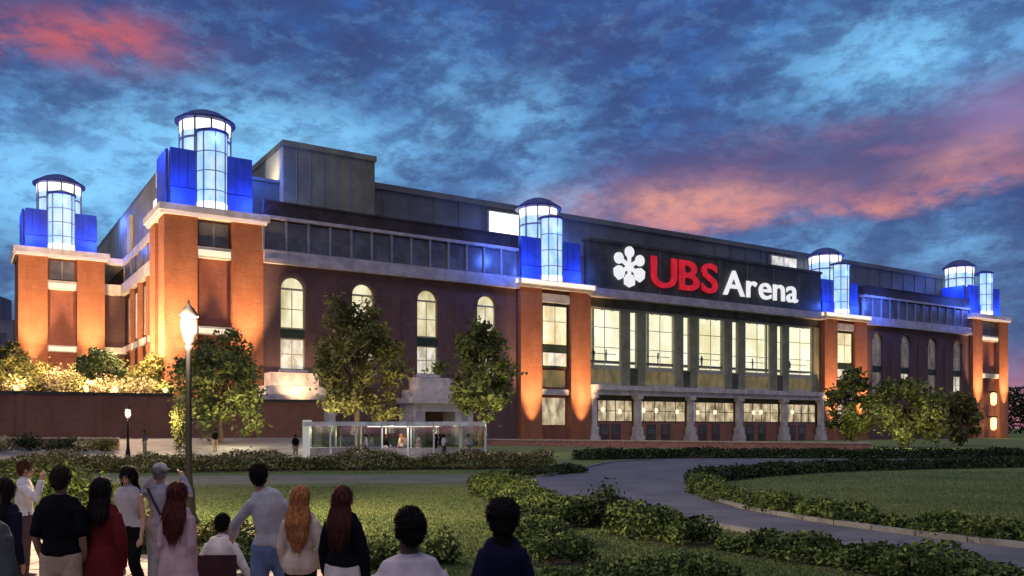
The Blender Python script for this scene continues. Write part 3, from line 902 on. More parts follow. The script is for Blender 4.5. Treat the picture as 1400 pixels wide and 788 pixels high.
# sign -------------------------------------------------------------------
SIGN = thing('arena_sign', 'white snowflake emblem and red and white lit lettering on the dark board above the windows', 'sign', A(0, -.12, 0), AROT)
M_red = glow_mat('red_letter', lin(205, 30, 44), .95, .25, 1.2, lin(160, 24, 34))
M_white = glow_mat('white_letter', lin(240, 240, 242), .95, .1, 1.2)
M_back = mat('letter_side', (.2, .2, .2), .5)


def letters(txt, ts, te, z, size, m, bold):
    cur = bpy.data.curves.new('letter', 'FONT'); cur.body = txt; cur.size = size; cur.extrude = .14; cur.offset = bold; cur.space_character = 1.02
    widths = []; meshes = []
    for ch in txt:
        c2 = bpy.data.curves.new('letter', 'FONT'); c2.body = ch; c2.size = size; c2.extrude = .14; c2.offset = bold; c2.resolution_u = 4
        o = bpy.data.objects.new('tmp', c2); COL.objects.link(o)
        me = bpy.data.meshes.new_from_object(o.evaluated_get(bpy.context.evaluated_depsgraph_get()))
        bpy.data.objects.remove(o)
        xs = [v.co.x for v in me.vertices]; widths.append((min(xs), max(xs))); meshes.append(me)
    gap = .42
    tot = sum(b - a for a, b in widths) + gap * (len(txt) - 1); k = (te - ts) / tot
    x = ts
    for me, (a, b) in zip(meshes, widths):
        for v in me.vertices:
            v.co = Vector(((v.co.x - a) * k, v.co.y, v.co.z))
        me.materials.clear(); me.materials.append(m); me.name = 'letter'
        o = link(bpy.data.objects.new('letter', me), SIGN, (x, -.22, z)); o.rotation_euler = (R(90), 0, 0)
        x += (b - a + gap) * k


letters('UBS', 58.9, 73.0, 23.75, 6.5, M_red, .10)
letters('Arena', 74.3, 92.3, 23.75, 5.7, M_white, .05)
# emblem: three crossed keys, read from here as a six lobed flake
EMB = MB()
cx, cz_ = 54.6, 26.2
for k, an in enumerate((90, 30, 150)):
    d = Vector((math.cos(R(an)), math.sin(R(an)))); n = Vector((-d.y, d.x)) * .30
    p0, p1 = d * -2.5, d * 2.3
    EMB.prism([(cx + p0.x - n.x, cz_ + p0.y - n.y), (cx + p1.x - n.x, cz_ + p1.y - n.y), (cx + p1.x + n.x, cz_ + p1.y + n.y), (cx + p0.x + n.x, cz_ + p0.y + n.y)], -.30 - k * .02, -.1)
emb = EMB.obj('emblem', M_white, SIGN, (cx, -.2, cz_))
for an in (90, 30, 150, 210, 330, 270):
    d = Vector((math.cos(R(an)), math.sin(R(an))))
    up = an in (90, 30, 150)
    rr = .84 if up else 1.0; ctr = (cx + d.x * 2.35, cz_ + d.y * 2.15)
    if up: poly = [(ctr[0] + rr * math.cos(R(q)), ctr[1] + rr * math.sin(R(q))) for q in range(0, 360, 24)]
    else:
        n = Vector((-d.y, d.x)); c_ = Vector(ctr)
        poly = [tuple(c_ + n * rr - d * .35), tuple(c_ + n * .55 - d * .95), tuple(c_ - n * .55 - d * .95), tuple(c_ - n * rr - d * .35), tuple(c_ - n * .95 + d * .55), tuple(c_ + d * .95), tuple(c_ + n * .95 + d * .55)]
    MB().prism(poly, -.38, -.1).obj('emblem_lobe', M_white, emb, (ctr[0], -.2, ctr[1]))

# ------------------------------------------------------------------ low wall and terrace walls
M_lowwall = mat('low_wall_brick', (.30, .15, .13), .85, scale=3, var=.3, bump=.3, bscale=12)
M_cap = mat('wall_cap', (.40, .33, .29), .8, scale=2, var=.25)
M_capd = mat('dark_cap', (.035, .035, .035), .7, scale=2, var=.3)
M_twall = brick_mat('terrace_brick', (.20, .085, .07), (.16, .07, .055), (.19, .13, .11))


def wall(name, label, p0, p1, z0, z1, th, m, capm, cap=.16, pier=0, group=None):
    p0, p1 = Vector(p0), Vector(p1); L = (p1 - p0).length; an = math.atan2(p1.y - p0.y, p1.x - p0.x)
    r = thing(name, label, 'wall', (p0.x, p0.y, z0), an, group)
    MB().box(0, L, 0, th, -.3, z1 - z0).obj('brickwork', m, r)
    n = max(1, round(L / 1.6))
    cm = MB().box(.01, L / n - .01, -.08, th + .08, 0, cap).mesh('coping_stone', capm)
    for i in range(n): shared('coping_stone', cm, r, (L / n * i, 0, z1 - z0))
    if pier:
        k = int(L / pier); pm = MB().box(-.35, .35, -.12, .3, -.3, z1 - z0 - .02).mesh('brick_pier', m)
        for i in range(k + 1): shared('brick_pier', pm, r, (i * L / k if i else .36, 0, 0))
    return r


wall('low_brick_wall', 'long low pinkish brick wall in front of the arena entrance', at(655, 108.5), at(1190, 81.5), 0, .68, .45, M_lowwall, M_cap, .14)
wall('terrace_wall', 'tall dark brick retaining wall under the planted terrace', (-70, 68.5), (-34.4, 88), 1.0, 5.35, .6, M_twall, M_capd, .3, 6)
wall('terrace_wall', 'shorter brick retaining wall behind the tree beside the lamp post', (-34.2, 88.6), (-20.2, 91.5), .9, 4.9, .6, M_twall, M_capd, .25, 6)

# planted slope above the wall
TZ = lambda x, y: 5.0 + max(0, (y - 84)) * .12
mb = MB()
pts = [(-70, 69.3), (-34.6, 88.6), (-30.5, 97), (-58, 118), (-70, 122), (-110, 122), (-110, 68)]
from mathutils.geometry import tessellate_polygon
xs = np.arange(-112, -20, 3.0); ys = np.arange(68, 128, 3.0)
V = []; Fc = []
def ylow(x): return 69.4 + (min(x, -34.4) + 70) * (88 - 68.5) / 35.6 if x < -34.4 else 89.4 + (x + 34.4) * .21
for x in xs:
    for k in range(14):
        y = ylow(x) + 1.0 * k * (2.6 if x < -34.4 else 1.0)
        V.append((x, y, 5.15 + max(0, k) * .22 if x < -34.4 else 4.6 + k * .1))
for i in range(len(xs) - 1):
    for k in range(13): Fc.append((i * 14 + k, (i + 1) * 14 + k, (i + 1) * 14 + k + 1, i * 14 + k + 1))
tr = link(bpy.data.objects.new('terrace_ground', np_mesh('terrace_ground', V, Fc, M_soil))); tr['kind'] = 'structure'


def tz(x, y):
    k = (y - ylow(x)) / (2.6 if x < -34.4 else 1.0)
    return 5.15 + max(0, k) * .22 if x < -34.4 else 4.6 + k * .1


# ------------------------------------------------------------------ vegetation
M_bark = mat('bark', (.07, .05, .035), .9, scale=6, var=.4, bump=.5, bscale=20)
M_leafA = mat('leaf_olive', (.20, .18, .055), .75, scale=.5, col2=(.085, .092, .030), island=.35, spec=.2)
M_leafB = mat('leaf_green', (.145, .165, .048), .75, scale=.5, col2=(.062, .082, .028), island=.35, spec=.2)
M_leafD = mat('leaf_dark', (.040, .062, .022), .75, scale=.6, col2=(.022, .036, .016), island=.4, spec=.2)
M_leafY = mat('leaf_yellow', (.16, .15, .045), .75, scale=.9, col2=(.075, .085, .028), island=.35, spec=.2)
M_flower = mat('flower_cream', (.55, .45, .30), .8, scale=2.2, col2=(.18, .17, .06), island=.3, spec=.1)
M_leafH = mat('hedge_leaf', (.140, .185, .045), .75, scale=1.6, col2=(.032, .058, .016), island=.5, spec=.2)


def tree(label, x, y, z, H, rx, rz, m, n_clump, n_leaf, leaf, group, seed, crown_lo=.25):
    g = np.random.default_rng(seed)
    r = thing('tree', label, 'tree', (x, y, z), 0, group)
    zc = H - rz; tb = MB()
    lean = g.uniform(-.25, .25, 2)
    top = Vector((lean[0], lean[1], H * .82))
    tr0 = .09 + H * .013
    tb.tube([(0, 0, -.3), (0, 0, .25), (lean[0] * .3, lean[1] * .3, H * .3), (lean[0] * .7, lean[1] * .7, H * .6), top], [tr0 * 1.5, tr0, tr0 * .8, tr0 * .5, tr0 * .15], 8)
    # clump centres all through the crown, mostly near its uneven outline
    C = []
    while len(C) < n_clump:
        p = g.normal(size=3); p /= np.linalg.norm(p)
        rad = g.uniform(.35, 1.0) ** .5
        wob = 1 + .34 * math.sin(3 * math.atan2(p[1], p[0]) + seed) * math.cos(2.3 * p[2] + seed)
        q = p * rad * wob * np.array([rx, rx, rz])
        taper = 1.0 - .48 * max(0, q[2] / rz)
        q[0] *= taper; q[1] *= taper
        q[2] += zc
        if q[2] < H * crown_lo: continue
        C.append(q)
    C = np.array(C)
    for q in C[::3]:
        hgt = g.uniform(.25, .6) * H
        hgt = min(hgt, q[2] * .8)
        f = hgt / (H * .82)
        st = Vector((lean[0] * f, lean[1] * f, hgt)); en = Vector(q)
        mid = st.lerp(en, .5) + Vector((0, 0, .25))
        tb.tube([st, mid, en], [tr0 * .42, tr0 * .25, tr0 * .08], 5)
    tb.obj('trunk', M_bark, r, None, True)
    P = []; S = []
    for q in C:
        k = int(n_leaf * g.uniform(.6, 1.4)); sp = g.uniform(.09, .17) * rx
        P.append(q + g.normal(size=(k, 3)) * np.array([sp, sp, sp * .8])); S.append(g.uniform(.6, 1.25, k) * leaf)
    cr = link(bpy.data.objects.new('crown', leaf_mesh('crown', np.concatenate(P), np.concatenate(S), m)), r); cr['kind'] = 'stuff'
    return r


def tree_px(label, px, py_top, px_w, Y, m, seed, group, base=None, n_clump=70, n_leaf=110, leaf=.26, bot=None):
    x = (px - 700) / F * Y; z0 = h(x, Y) if base is None else base
    ztop = CAM_H + (HZ - py_top) * Y / F; H = ztop - z0
    rx = px_w / 2 * Y / F
    rz = (H - ((CAM_H + (HZ - bot) * Y / F) - z0)) / 2 if bot else H * .4
    return tree(label, x, Y, z0, H, rx, rz, m, n_clump, n_leaf, leaf, group, seed, .12)


tg = 'street trees in front of the arena'
tree_px('round green tree right behind the black lamp post', 302, 455, 116, 74, M_leafB, 11, tg, n_clump=70, n_leaf=80, leaf=.25, bot=596)
tree_px('tallest olive green tree between the first and third arched windows', 488, 408, 118, 72, M_leafA, 23, tg, n_clump=90, n_leaf=85, leaf=.26, bot=572)
tree_px('green tree beside the second tower hiding the fourth arched window', 656, 432, 90, 76, M_leafB, 31, tg, n_clump=70, n_leaf=85, leaf=.26, bot=584)
tg2 = 'trees before the right wing'
tree_px('leafy green tree at the foot of the third tower', 1166, 500, 62, 100, M_leafB, 41, tg2, n_clump=60, n_leaf=80, leaf=.30, bot=600)
tree_px('broad green tree lit from below before the right wing', 1240, 516, 92, 96, M_leafB, 43, tg2, n_clump=60, n_leaf=80, leaf=.30, bot=606)
tree_px('small olive tree just left of the right end tower', 1312, 534, 52, 104, M_leafA, 47, tg2, n_clump=45, n_leaf=80, leaf=.30, bot=604)
tg3 = 'small trees on the terrace'
for lb, px, Y, hh, w, mm_, sd_ in (('dark green small tree on the terrace between the two left towers', 138, 93, 4.6, 58, M_leafD, 61),
                                   ('leafy olive tree on the terrace near the lamp head', 212, 95, 4.2, 44, M_leafA, 62),
                                   ('pale olive tree at the left end of the terrace', 14, 84, 4.6, 50, M_leafY, 63)):
    x = (px - 700) / F * Y; b = tz(x, Y)
    tree(lb, x, Y, b, hh, w / 2 * Y / F, hh * .40, mm_, 45, 90, .22, tg3, sd_, .1)


def shrub(label, x, y, z, rx, ry, hh, m, n, leaf, group, name='shrub', seed=1, spike=0.0):
    g = np.random.default_rng(seed)
    r = thing(name, label, 'shrub', (x, y, z), 0, group)
    P = []
    for _ in range(9 + int(rx * 5)):
        c = np.array([g.uniform(-.75, .75) * rx, g.uniform(-.75, .75) * ry, g.uniform(.25, .8) * hh])
        k = int(n / (9 + int(rx * 5)))
        P.append(c + g.normal(size=(k, 3)) * np.array([rx * .26, ry * .26, hh * .22]))
    P = np.concatenate(P)
    if spike: P[:, 2] *= 1 + spike * np.exp(-((P[:, 0] / (rx * .4)) ** 2))
    P = P[P[:, 2] > .01]
    f = link(bpy.data.objects.new('foliage', leaf_mesh('foliage', P, g.uniform(.6, 1.3, len(P)) * leaf, m, .4)), r); f['kind'] = 'stuff'
    st = MB()
    for _ in range(6):
        q = P[g.integers(len(P))]; st.tube([(q[0] * .15, q[1] * .15, -.05), (q[0] * .5, q[1] * .5, q[2] * .5), tuple(q * .95)], [.02, .014, .006], 5)
    st.obj('stems', M_bark, r)
    return r


def hedge(label, line, w, hh, m, dens, leaf, group=None, wob=.25, seed=1, z=0.0, blossom=0):
    """leafy strip along a line of ground points"""
    g = np.random.default_rng(seed)
    L = np.array(line, float)
    seg = np.linalg.norm(np.diff(L, axis=0), axis=1); cum = np.concatenate([[0], np.cumsum(seg)]); T = cum[-1]
    n = int(T * dens); t = g.uniform(0, T, n)
    i = np.clip(np.searchsorted(cum, t) - 1, 0, len(seg) - 1); f = (t - cum[i]) / seg[i]
    c = L[i] + (L[i + 1] - L[i]) * f[:, None]; d = (L[i + 1] - L[i]) / seg[i][:, None]; nn = np.stack([-d[:, 1], d[:, 0]], 1)
    bump = 1 + wob * (np.sin(t * 2.1 / max(w, .5) + seed) * .5 + np.sin(t * 5.3 / max(w, .5) + 2 * seed) * .3 + np.sin(t * .9 + seed) * .4)
    u = g.uniform(-1, 1, n); vv = g.uniform(0, 1, n) ** .55
    prof = np.sqrt(np.clip(1 - np.abs(u) ** 3, 0.05, 1))
    P = np.zeros((n, 3)); P[:, :2] = c + nn * (u * w / 2 * bump)[:, None] + g.normal(size=(n, 2)) * leaf * .6
    P[:, 2] = vv * hh * prof * bump + g.normal(size=n) * leaf * .35
    P[:, 2] = np.maximum(P[:, 2], .01) + z
    o = L.mean(axis=0); P[:, :2] -= o
    r = thing('hedge', label, 'hedge', (o[0], o[1], 0), 0, group)
    fo = link(bpy.data.objects.new('foliage', leaf_mesh('foliage', P, g.uniform(.6, 1.3, n) * leaf, m, .4)), r); fo['kind'] = 'stuff'
    if blossom:
        top = P[:, 2] > hh * .62
        Q_ = P[top][:int(T * blossom)] + g.normal(size=(len(P[top][:int(T * blossom)]), 3)) * .06 + np.array([0, 0, .06])
        bl = link(bpy.data.objects.new('blossom', leaf_mesh('blossom', Q_, g.uniform(.5, 1.1, len(Q_)) * leaf * .8, M_flower)), r); bl['kind'] = 'stuff'
    # woody core so that light does not pour through
    mb = MB(); q = smooth_line([tuple(p - o) for p in L], 1)
    for a_, b_ in zip(q, q[1:]):
        a_, b_ = Vector(a_), Vector(b_); dd = (b_ - a_).normalized(); n2 = Vector((-dd.y, dd.x)) * w * .14
        mb.plate([tuple(a_ - n2), tuple(b_ - n2), tuple(b_ + n2), tuple(a_ + n2)], z, z + hh * .15)
    mb.obj('stems', M_bark, r)
    bd = MB()
    for a_, b_ in zip(q, q[1:]):
        a_, b_ = Vector(a_), Vector(b_); dd = (b_ - a_).normalized(); n2 = Vector((-dd.y, dd.x)) * w * .56
        bd.plate([tuple(a_ - n2), tuple(b_ - n2), tuple(b_ + n2), tuple(a_ + n2)], -.02, .016 + .0007 * len(bd.v) / 8)
    bd.obj('soil_bed', M_soil, r)
    return r


hg = 'clipped hedges along the drive'
hedge('long yellowish hedge along the far side of the lawn path', smooth_line([G(-40, 646), G(200, 646), G(420, 643), G(600, 642), G(755, 640)], 1), 1.7, .88, M_leafY, 420, .10, hg, .32, 3, blossom=150)
hedge('straight dark hedge along the far kerb below the low brick wall', [G(785, 629), G(950, 626.5), G(1180, 627.5), G(1500, 626.5)], 1.4, .72, M_leafD, 330, .12, hg, .12, 5)
hedge('dark hedge along the far edge of the grass island', smooth_line([G(955, 661), G(1000, 655), G(1060, 649.5), G(1180, 643), G(1500, 637)], 2), 1.2, .55, M_leafD, 420, .10, hg, .15, 7)
hedge('green hedge curving along the near kerb of the grass island', smooth_line([G(957, 661), G(965, 674), G(1000, 688), G(1110, 708), G(1250, 728), G(1400, 745), G(1560, 762)], 2), 1.0, .42, M_leafH, 900, .065, hg, .4, 9)
hedge('low green hedge along the near side of the drive out to the frame edge', smooth_line([G(985, 752), G(1060, 760), G(1150, 775), G(1260, 792), G(1420, 822)], 1), .9, .40, M_leafH, 1500, .05, hg, .45, 11)
hedge('short leafy hedge between the dark bush and the pale grass wedge', smooth_line([G(855, 728), G(905, 738), G(962, 748)], 1), .95, .52, M_leafH, 1500, .055, hg, .4, 13)
hedge('leafy border between the lawn and the drive end', smooth_line([G(672, 664), G(700, 684), G(745, 704), G(800, 722)], 2), 1.7, .48, M_leafH, 1300, .06, hg, .5, 15)
hedge('small dark hedge right of the lawn path end', smooth_line([G(676, 655), G(720, 652), G(790, 645.5)], 1), 1.2, .35, M_leafD, 500, .09, hg, .3, 16)
hedge('low green planting along the bottom of the picture below the pale grass wedge', smooth_line([G(745, 796), G(840, 792), G(930, 793), G(1010, 800)], 1), 1.0, .30, M_leafH, 1900, .045, hg, .5, 17)
hedge('leafy border behind the dark haired woman at the lawn corner', smooth_line([G(705, 715), G(735, 740), G(770, 775)], 1), 1.0, .42, M_leafH, 1500, .05, hg, .5, 19)
sg = 'bushes round the lawn'
x, y = G(828, 720); shrub('pointed dark bush beside the drive, tallest of the near bushes', x, y, 0, .75, .55, .62, M_leafD, 2600, .055, sg, seed=3, spike=.45)
x, y = G(790, 716); shrub('rounded dark green bush left of the pointed bush', x, y, 0, .6, .5, .50, M_leafD, 1700, .055, sg, seed=4)
x, y = G(596, 772); shrub('small green bush right behind the man in the pale pink shirt', x, y, 0, .34, .3, .42, M_leafH, 1100, .05, sg, seed=5)
x, y = G(340, 775); shrub('low green bush right of the seated child', x, y, 0, .7, .5, .45, M_leafH, 1800, .05, sg, seed=6)
x, y = G(295, 742); shrub('yellowish low bush behind the seated child', x, y, 0, 1.0, .5, .36, M_leafY, 1800, .06, sg, seed=7)
x, y = G(520, 776); shrub('low green bush right of the woman in black', x, y, 0, .6, .4, .36, M_leafH, 1500, .05, sg, seed=8)
x, y = G(200, 758); shrub('green bush between the person with raised arms and the woman in red', x, y, 0, .5, .4, .75, M_leafY, 1700, .06, sg, seed=9)
x, y = G(40, 738); shrub('green bush behind the man in the black shirt', x, y, 0, .6, .4, .6, M_leafH, 1700, .06, sg, seed=10)
x, y = G(95, 690); shrub('wide dark bush beyond the crowd at the left', x, y, 0, 1.6, .6, .75, M_leafH, 2400, .07, sg, seed=12)
x, y = G(60, 668); shrub('green bush in front of the parked cars at the left', x, y, 0, 1.6, .6, .8, M_leafB, 2400, .08, sg, seed=13)
x, y = at(246, 66); shrub('tall narrow lit bush left of the lamp post', x, y, h(x, y), .55, .5, 3.6, M_leafY, 2200, .10, sg, 'tall_shrub', 14)
# terrace planting
kinds = (('cream flowered', M_flower), ('olive', M_leafA), ('dark green', M_leafD), ('mid green', M_leafB))
spots = [(-2, 79.5, 1.6), (22, 82, 1.5), (45, 83, 1.8), (70, 84, 1.3), (93, 86, 1.7), (120, 87, 1.4), (147, 89, 1.8), (170, 90, 1.3), (193, 90, 1.7), (218, 90.5, 1.5), (35, 94, 2.4), (82, 96, 2.2), (108, 99, 2.4), (165, 98, 2.6), (185, 101, 2.4), (55, 101, 2.6), (10, 99, 2.8)]
seen = {}
for i, (px, Y, hh) in enumerate(spots):
    k = (3, 0, 1, 0, 1, 0, 0, 0, 0, 1, 1, 0, 1, 1, 3, 1, 0)[i]; x = (px - 700) / F * Y
    if Y < ylow(x) + .9: Y = ylow(x) + 1.1; x = (px - 700) / F * Y
    row = 'front row' if i < 10 else 'back row'
    nb = ['at the left frame edge', 'below the back corner tower', 'below the back corner tower', 'under the recess of the back tower', 'right of the back tower', 'under the far ledge', 'under the side wall', 'under the side wall', 'near the corner tower', 'left of the lamp head', '', '', '', '', '', '', '']
    shrub('%s shrub in the %s of the terrace, number %s from the left' % (kinds[k][0], row, ('one two three four five six seven eight nine ten'.split())[i if i < 10 else sorted(s[0] for s in spots[10:]).index(px)]), x, Y, tz(x, Y), 1.5, 1.1, hh, kinds[k][1], 900, .17, 'shrubs on the terrace', seed=100 + i)
# warm bollards on the terrace
M_post = mat('black_metal', (.006, .006, .007), .5, scale=3, var=.3, spec=.25)
bol = None
for i, px in enumerate((22, 118, 158, 226)):
    Y = 86; x = (px - 700) / F * Y; Y = ylow(x) + .5; x = (px - 700) / F * Y
    lb = 'small glowing globe bollard on the terrace edge, %s from the left' % ('first second third fourth fifth sixth seventh eighth'.split()[i])
    if bol is None:
        bol = thing('bollard_lamp', lb, 'lamp', (x, Y, tz(x, Y)), 0, 'globe bollards on the terrace edge')
        MB().tube([(0, 0, -.1), (0, 0, .5)], [.07, .06], 8).obj('post', M_post, bol)
        MB().ball((0, 0, .75), (.24, .24, .26)).obj('globe', M_globe, bol, None, True)
    else: copy_tree(bol, (x, Y, tz(x, Y)), 0, lb)
    light('bollard_light', 'POINT', (x, Y + .1, tz(x, Y) + 2.0), 1200, (1, .68, .36), .3)
for px, Y in ((18, 96), (62, 98), (112, 98), (165, 96), (205, 94)):
    x = (px - 700) / F * Y; light('terrace_light', 'POINT', (x, Y - 2, 11.5), 6500, (1, .64, .34), .4)
# uplights in the tree pits
for px, Y, z_, p in ((690, 74.5, .4, 300), (240, 66.5, 1.2, 260), (345, 72, 1.2, 180), (445, 71, .6, 260), (540, 71, .5, 200), (1222, 92, .4, 170), (1268, 92, .4, 130), (1175, 95, .4, 260), (320, 72, 1.2, 180), (625, 73, .4, 200), (490, 70, .4, 200)):
    x = (px - 700) / F * Y; light('tree_uplight', 'POINT', (x, Y - 1.8, z_ + 1.5), p * 3.2, (1, .82, .46), .3)

# far things
M_far = mat('far_facade', (.20, .19, .24), .8, scale=.2, var=.3)
x, y = at(2, 175)
fb = thing('far_building', 'dim far building at the left frame edge beyond the back tower', 'building', (x, y, 0), R(10))
MB().box(-9, 2.2, 0, 12, 0, 24).box(-5, -1, 2, 8, 24, 29).obj('wall', M_far, fb)
for k in range(4):
    for q in range(4): box('window', -7.5 + q * 2.4, -6.3 + q * 2.4, -.08, .1, 6 + k * 4.4, 8.2 + k * 4.4, M_bandglass, fb)
for (px0, px1, Y, hh, lb) in ((1340, 1700, 330, 14, 'far tree line beyond the right end of the arena'), (-400, 30, 260, 12, 'far tree line beyond the left end of the arena')):
    x0, x1 = (px0 - 700) / F * Y, (px1 - 700) / F * Y
    n = 9000; P = np.zeros((n, 3)); P[:, 0] = rng.uniform(x0, x1, n); P[:, 1] = Y + rng.uniform(-5, 5, n)
    P[:, 2] = rng.uniform(0, 1, n) ** .7 * hh * (1 + .25 * np.sin(P[:, 0] * .21) + .15 * np.sin(P[:, 0] * .53))
    o = link(bpy.data.objects.new('far_trees', leaf_mesh('far_trees', P, rng.uniform(.6, 1.4, n) * .9, M_leafD))); o['kind'] = 'stuff'; tag(o, lb, 'trees')

# grass blades on the nearer lawn
def in_poly(P, poly):
    x, y = P[:, 0], P[:, 1]; ins = np.zeros(len(P), bool); j = len(poly) - 1
    for i in range(len(poly)):
        xi, yi = poly[i]; xj, yj = poly[j]
        c = ((yi > y) != (yj > y)) & (x < (xj - xi) * (y - yi) / (yj - yi + 1e-12) + xi); ins ^= c; j = i
    return ins


n = 340000
Yg = 1 / rng.uniform(1 / 44, 1 / 10.5, n); Xg = rng.uniform(-.62, .64, n) * Yg
Pg = np.stack([Xg, Yg], 1)
keep = ~in_poly(Pg, road_poly) & ~in_poly(Pg, PAVE_POLY) & ~((Yg > 32.4) & (Yg < 41.5) & (Xg < 0))
Pg = Pg[keep]; n = len(Pg)
an = rng.uniform(0, 2 * math.pi, n); hh = rng.uniform(.018, .045, n); wd = .003 + .00042 * Pg[:, 1]
V = np.zeros((n, 4, 3)); dx = np.cos(an) * wd; dy = np.sin(an) * wd
V[:, 0, :2] = Pg - np.stack([dx, dy], 1); V[:, 1, :2] = Pg + np.stack([dx, dy], 1)
tip = Pg + rng.normal(size=(n, 2)) * .02
V[:, 2, :2] = tip + np.stack([dx, dy], 1) * .3; V[:, 3, :2] = tip - np.stack([dx, dy], 1) * .3
V[:, 2, 2] = hh; V[:, 3, 2] = hh
M_blade = mat('grass_blade', (.140, .168, .062), .85, scale=.22, col2=(.090, .128, .045), island=.25, spec=.1)
o = link(bpy.data.objects.new('grass', np_mesh('grass', V.reshape(-1, 3), np.arange(4 * n).reshape(n, 4), M_blade))); o['kind'] = 'stuff'
tag(o, 'short mown grass of the lawns round the drive', 'grass')

# ------------------------------------------------------------------ street furniture
def lamp_post(label, x, y, z, H, energy, gm):
    r = thing('lamp_post', label, 'street lamp', (x, y, z), 0)
    MB().lathe([(.22, 0), (.22, .12), (.15, .3), (.14, .75), (.10, .9), (.075, 1.2), (.06, H - .95), (.09, H - .9), (.09, H - .82), (.05, H - .78), (.13, H - .68)], 0, 0, 16).obj('post', M_post, r, None, True)
    MB().lathe([(.10, H - .66), (.155, H - .50), (.17, H - .32), (.15, H - .14)], 0, 0, 16).obj('lamp_glass', gm, r, None, True)
    MB().lathe([(.21, H - .15), (.20, H - .10), (.12, H + .02), (.045, H + .10), (.015, H + .22)], 0, 0, 16).obj('lamp_cap', M_post, r, None, True)
    cage = MB()
    for k in range(6):
        a_ = k * math.pi / 3; cage.tube([(.105 * math.cos(a_), .105 * math.sin(a_), H - .66), (.175 * math.cos(a_), .175 * math.sin(a_), H - .32), (.155 * math.cos(a_), .155 * math.sin(a_), H - .14)], [.012] * 3, 5)
    cage.obj('lamp_cage', M_post, r)
    light('lamp_light', 'POINT', (x, y - .55, z + H - .35), energy, (1, .74, .44), .2)
    light('lamp_light', 'POINT', (x, y + .5, z + H - .35), energy * .2, (1, .74, .44), .2)
    return r


lx, ly = at(258, 19.5)
lamp_post('tall black lamp post with a glowing lantern behind the red haired woman', lx, ly, 0, 4.85, 5200, M_globe)
lx, ly = at(175, 52)
lamp_post('small far lamp post with a pale lantern in front of the terrace wall', lx, ly, 0, 3.45, 120, glow_mat('far_lamp', lin(250, 214, 205), 1.3))
# wall lanterns at the end tower
for k, (z_, lb) in enumerate(((3.0, 'lower glowing lantern at the foot of the right end tower'), (8.2, 'upper glowing lantern on the right end tower'))):
    p = A(152.8, -1.3, z_)
    r = thing('wall_lantern', lb, 'lamp', p, AROT)
    MB().tube([(0, 0, -.9), (0, 0, .9)], [.55, .6], 12).obj('glass', glow_mat('lantern%d' % k, lin(255, 226, 160), 1.5), r, None, True)
    MB().box(-.5, .5, -.5, .5, 1.35, 1.6).box(-.2, .2, .3, 1.4, 1.4, 1.55).obj('bracket', M_post, r)
    light('wall_lantern_light', 'POINT', A(152.8, -2.6, z_), 500, (1, .72, .40), .4)

# bus shelter
M_whitep = mat('white_post', (.75, .74, .71), .5, scale=2, var=.12)
M_shglass = glass_mat('shelter_glass', (.70, .78, .76), .22)
M_roofgl = mat('shelter_roof', (.74, .73, .70), .3, scale=1.5, var=.3, spec=.5)
M_dark = mat('dark_steel', (.06, .062, .07), .5, scale=2, var=.3)
sx0, sy = at(416, 62); sx1 = at(664, 62)[0]; SL = sx1 - sx0
sh = thing('bus_shelter', 'long glass sided bus shelter with a bright white end post', 'shelter', (sx0, sy, 0))
MB().box(-.05, .42, -.3, .5, 0, 2.75).box(.0, 1.2, -.5, .6, 0, .12).obj('end_post', glow_mat('glowing_end_post', lin(225, 222, 214), .4), sh)  # plain white post given a glow of its own to look lit
nb = 7
M_lowpanel = mat('shelter_panel', (.42, .36, .35), .6, scale=1.5, var=.3)
pm = MB().box(-.05, .05, -.05, .05, 0, 2.31).mesh('post', M_whitep)
gm_ = MB().box(.06, SL / nb - .06, -.012, .012, .8, 2.3).mesh('glass_panel', M_shglass)
for i in range(1, nb + 1):
    shared('post', pm, sh, (SL / nb * i - (.05 if i == nb else 0), 0, 0)); shared('post', pm, sh, (SL / nb * i - (.05 if i == nb else 0), 1.9, 0))
for i in range(nb):
    if i in (0, 4): shared('glass_panel', gm_, sh, (SL / nb * i, 0, 0))
    shared('glass_panel', gm_, sh, (SL / nb * i, 1.9, 0))
rm = MB().box(.03, SL / nb - .03, -.45, 2.3, 0, .30).mesh('roof_panel', M_roofgl)
for i in range(nb): shared('roof_panel', rm, sh, (SL / nb * i, 0, 2.32 + (.012 if i % 2 else 0)))
pl = MB().box(.08, SL / nb - .08, -.05, .05, .05, .75).mesh('low_panel', M_lowpanel)
for i in range(nb):
    if i != 2: shared('low_panel', pl, sh, (SL / nb * i, .06, 0))
box('bench', 2.5, SL - 1.0, 1.3, 1.7, .42, .48, M_dark, sh)
for q in (2.8, SL / 2, SL - 1.4): box('bench_leg', q - .05, q + .05, 1.35, 1.65, 0, .42, M_dark, sh)
box('roof_light', 4.4, SL - 3.4, .6, .8, 2.25, 2.31, glow_mat('shelter_lamp', lin(255, 244, 225), 1.6), sh)
light('shelter_light', 'AREA', (sx0 + SL * .55, sy + .7, 2.2), 150, (1, .9, .78), 3.0, (sx0 + SL * .55, sy + .7, 0))

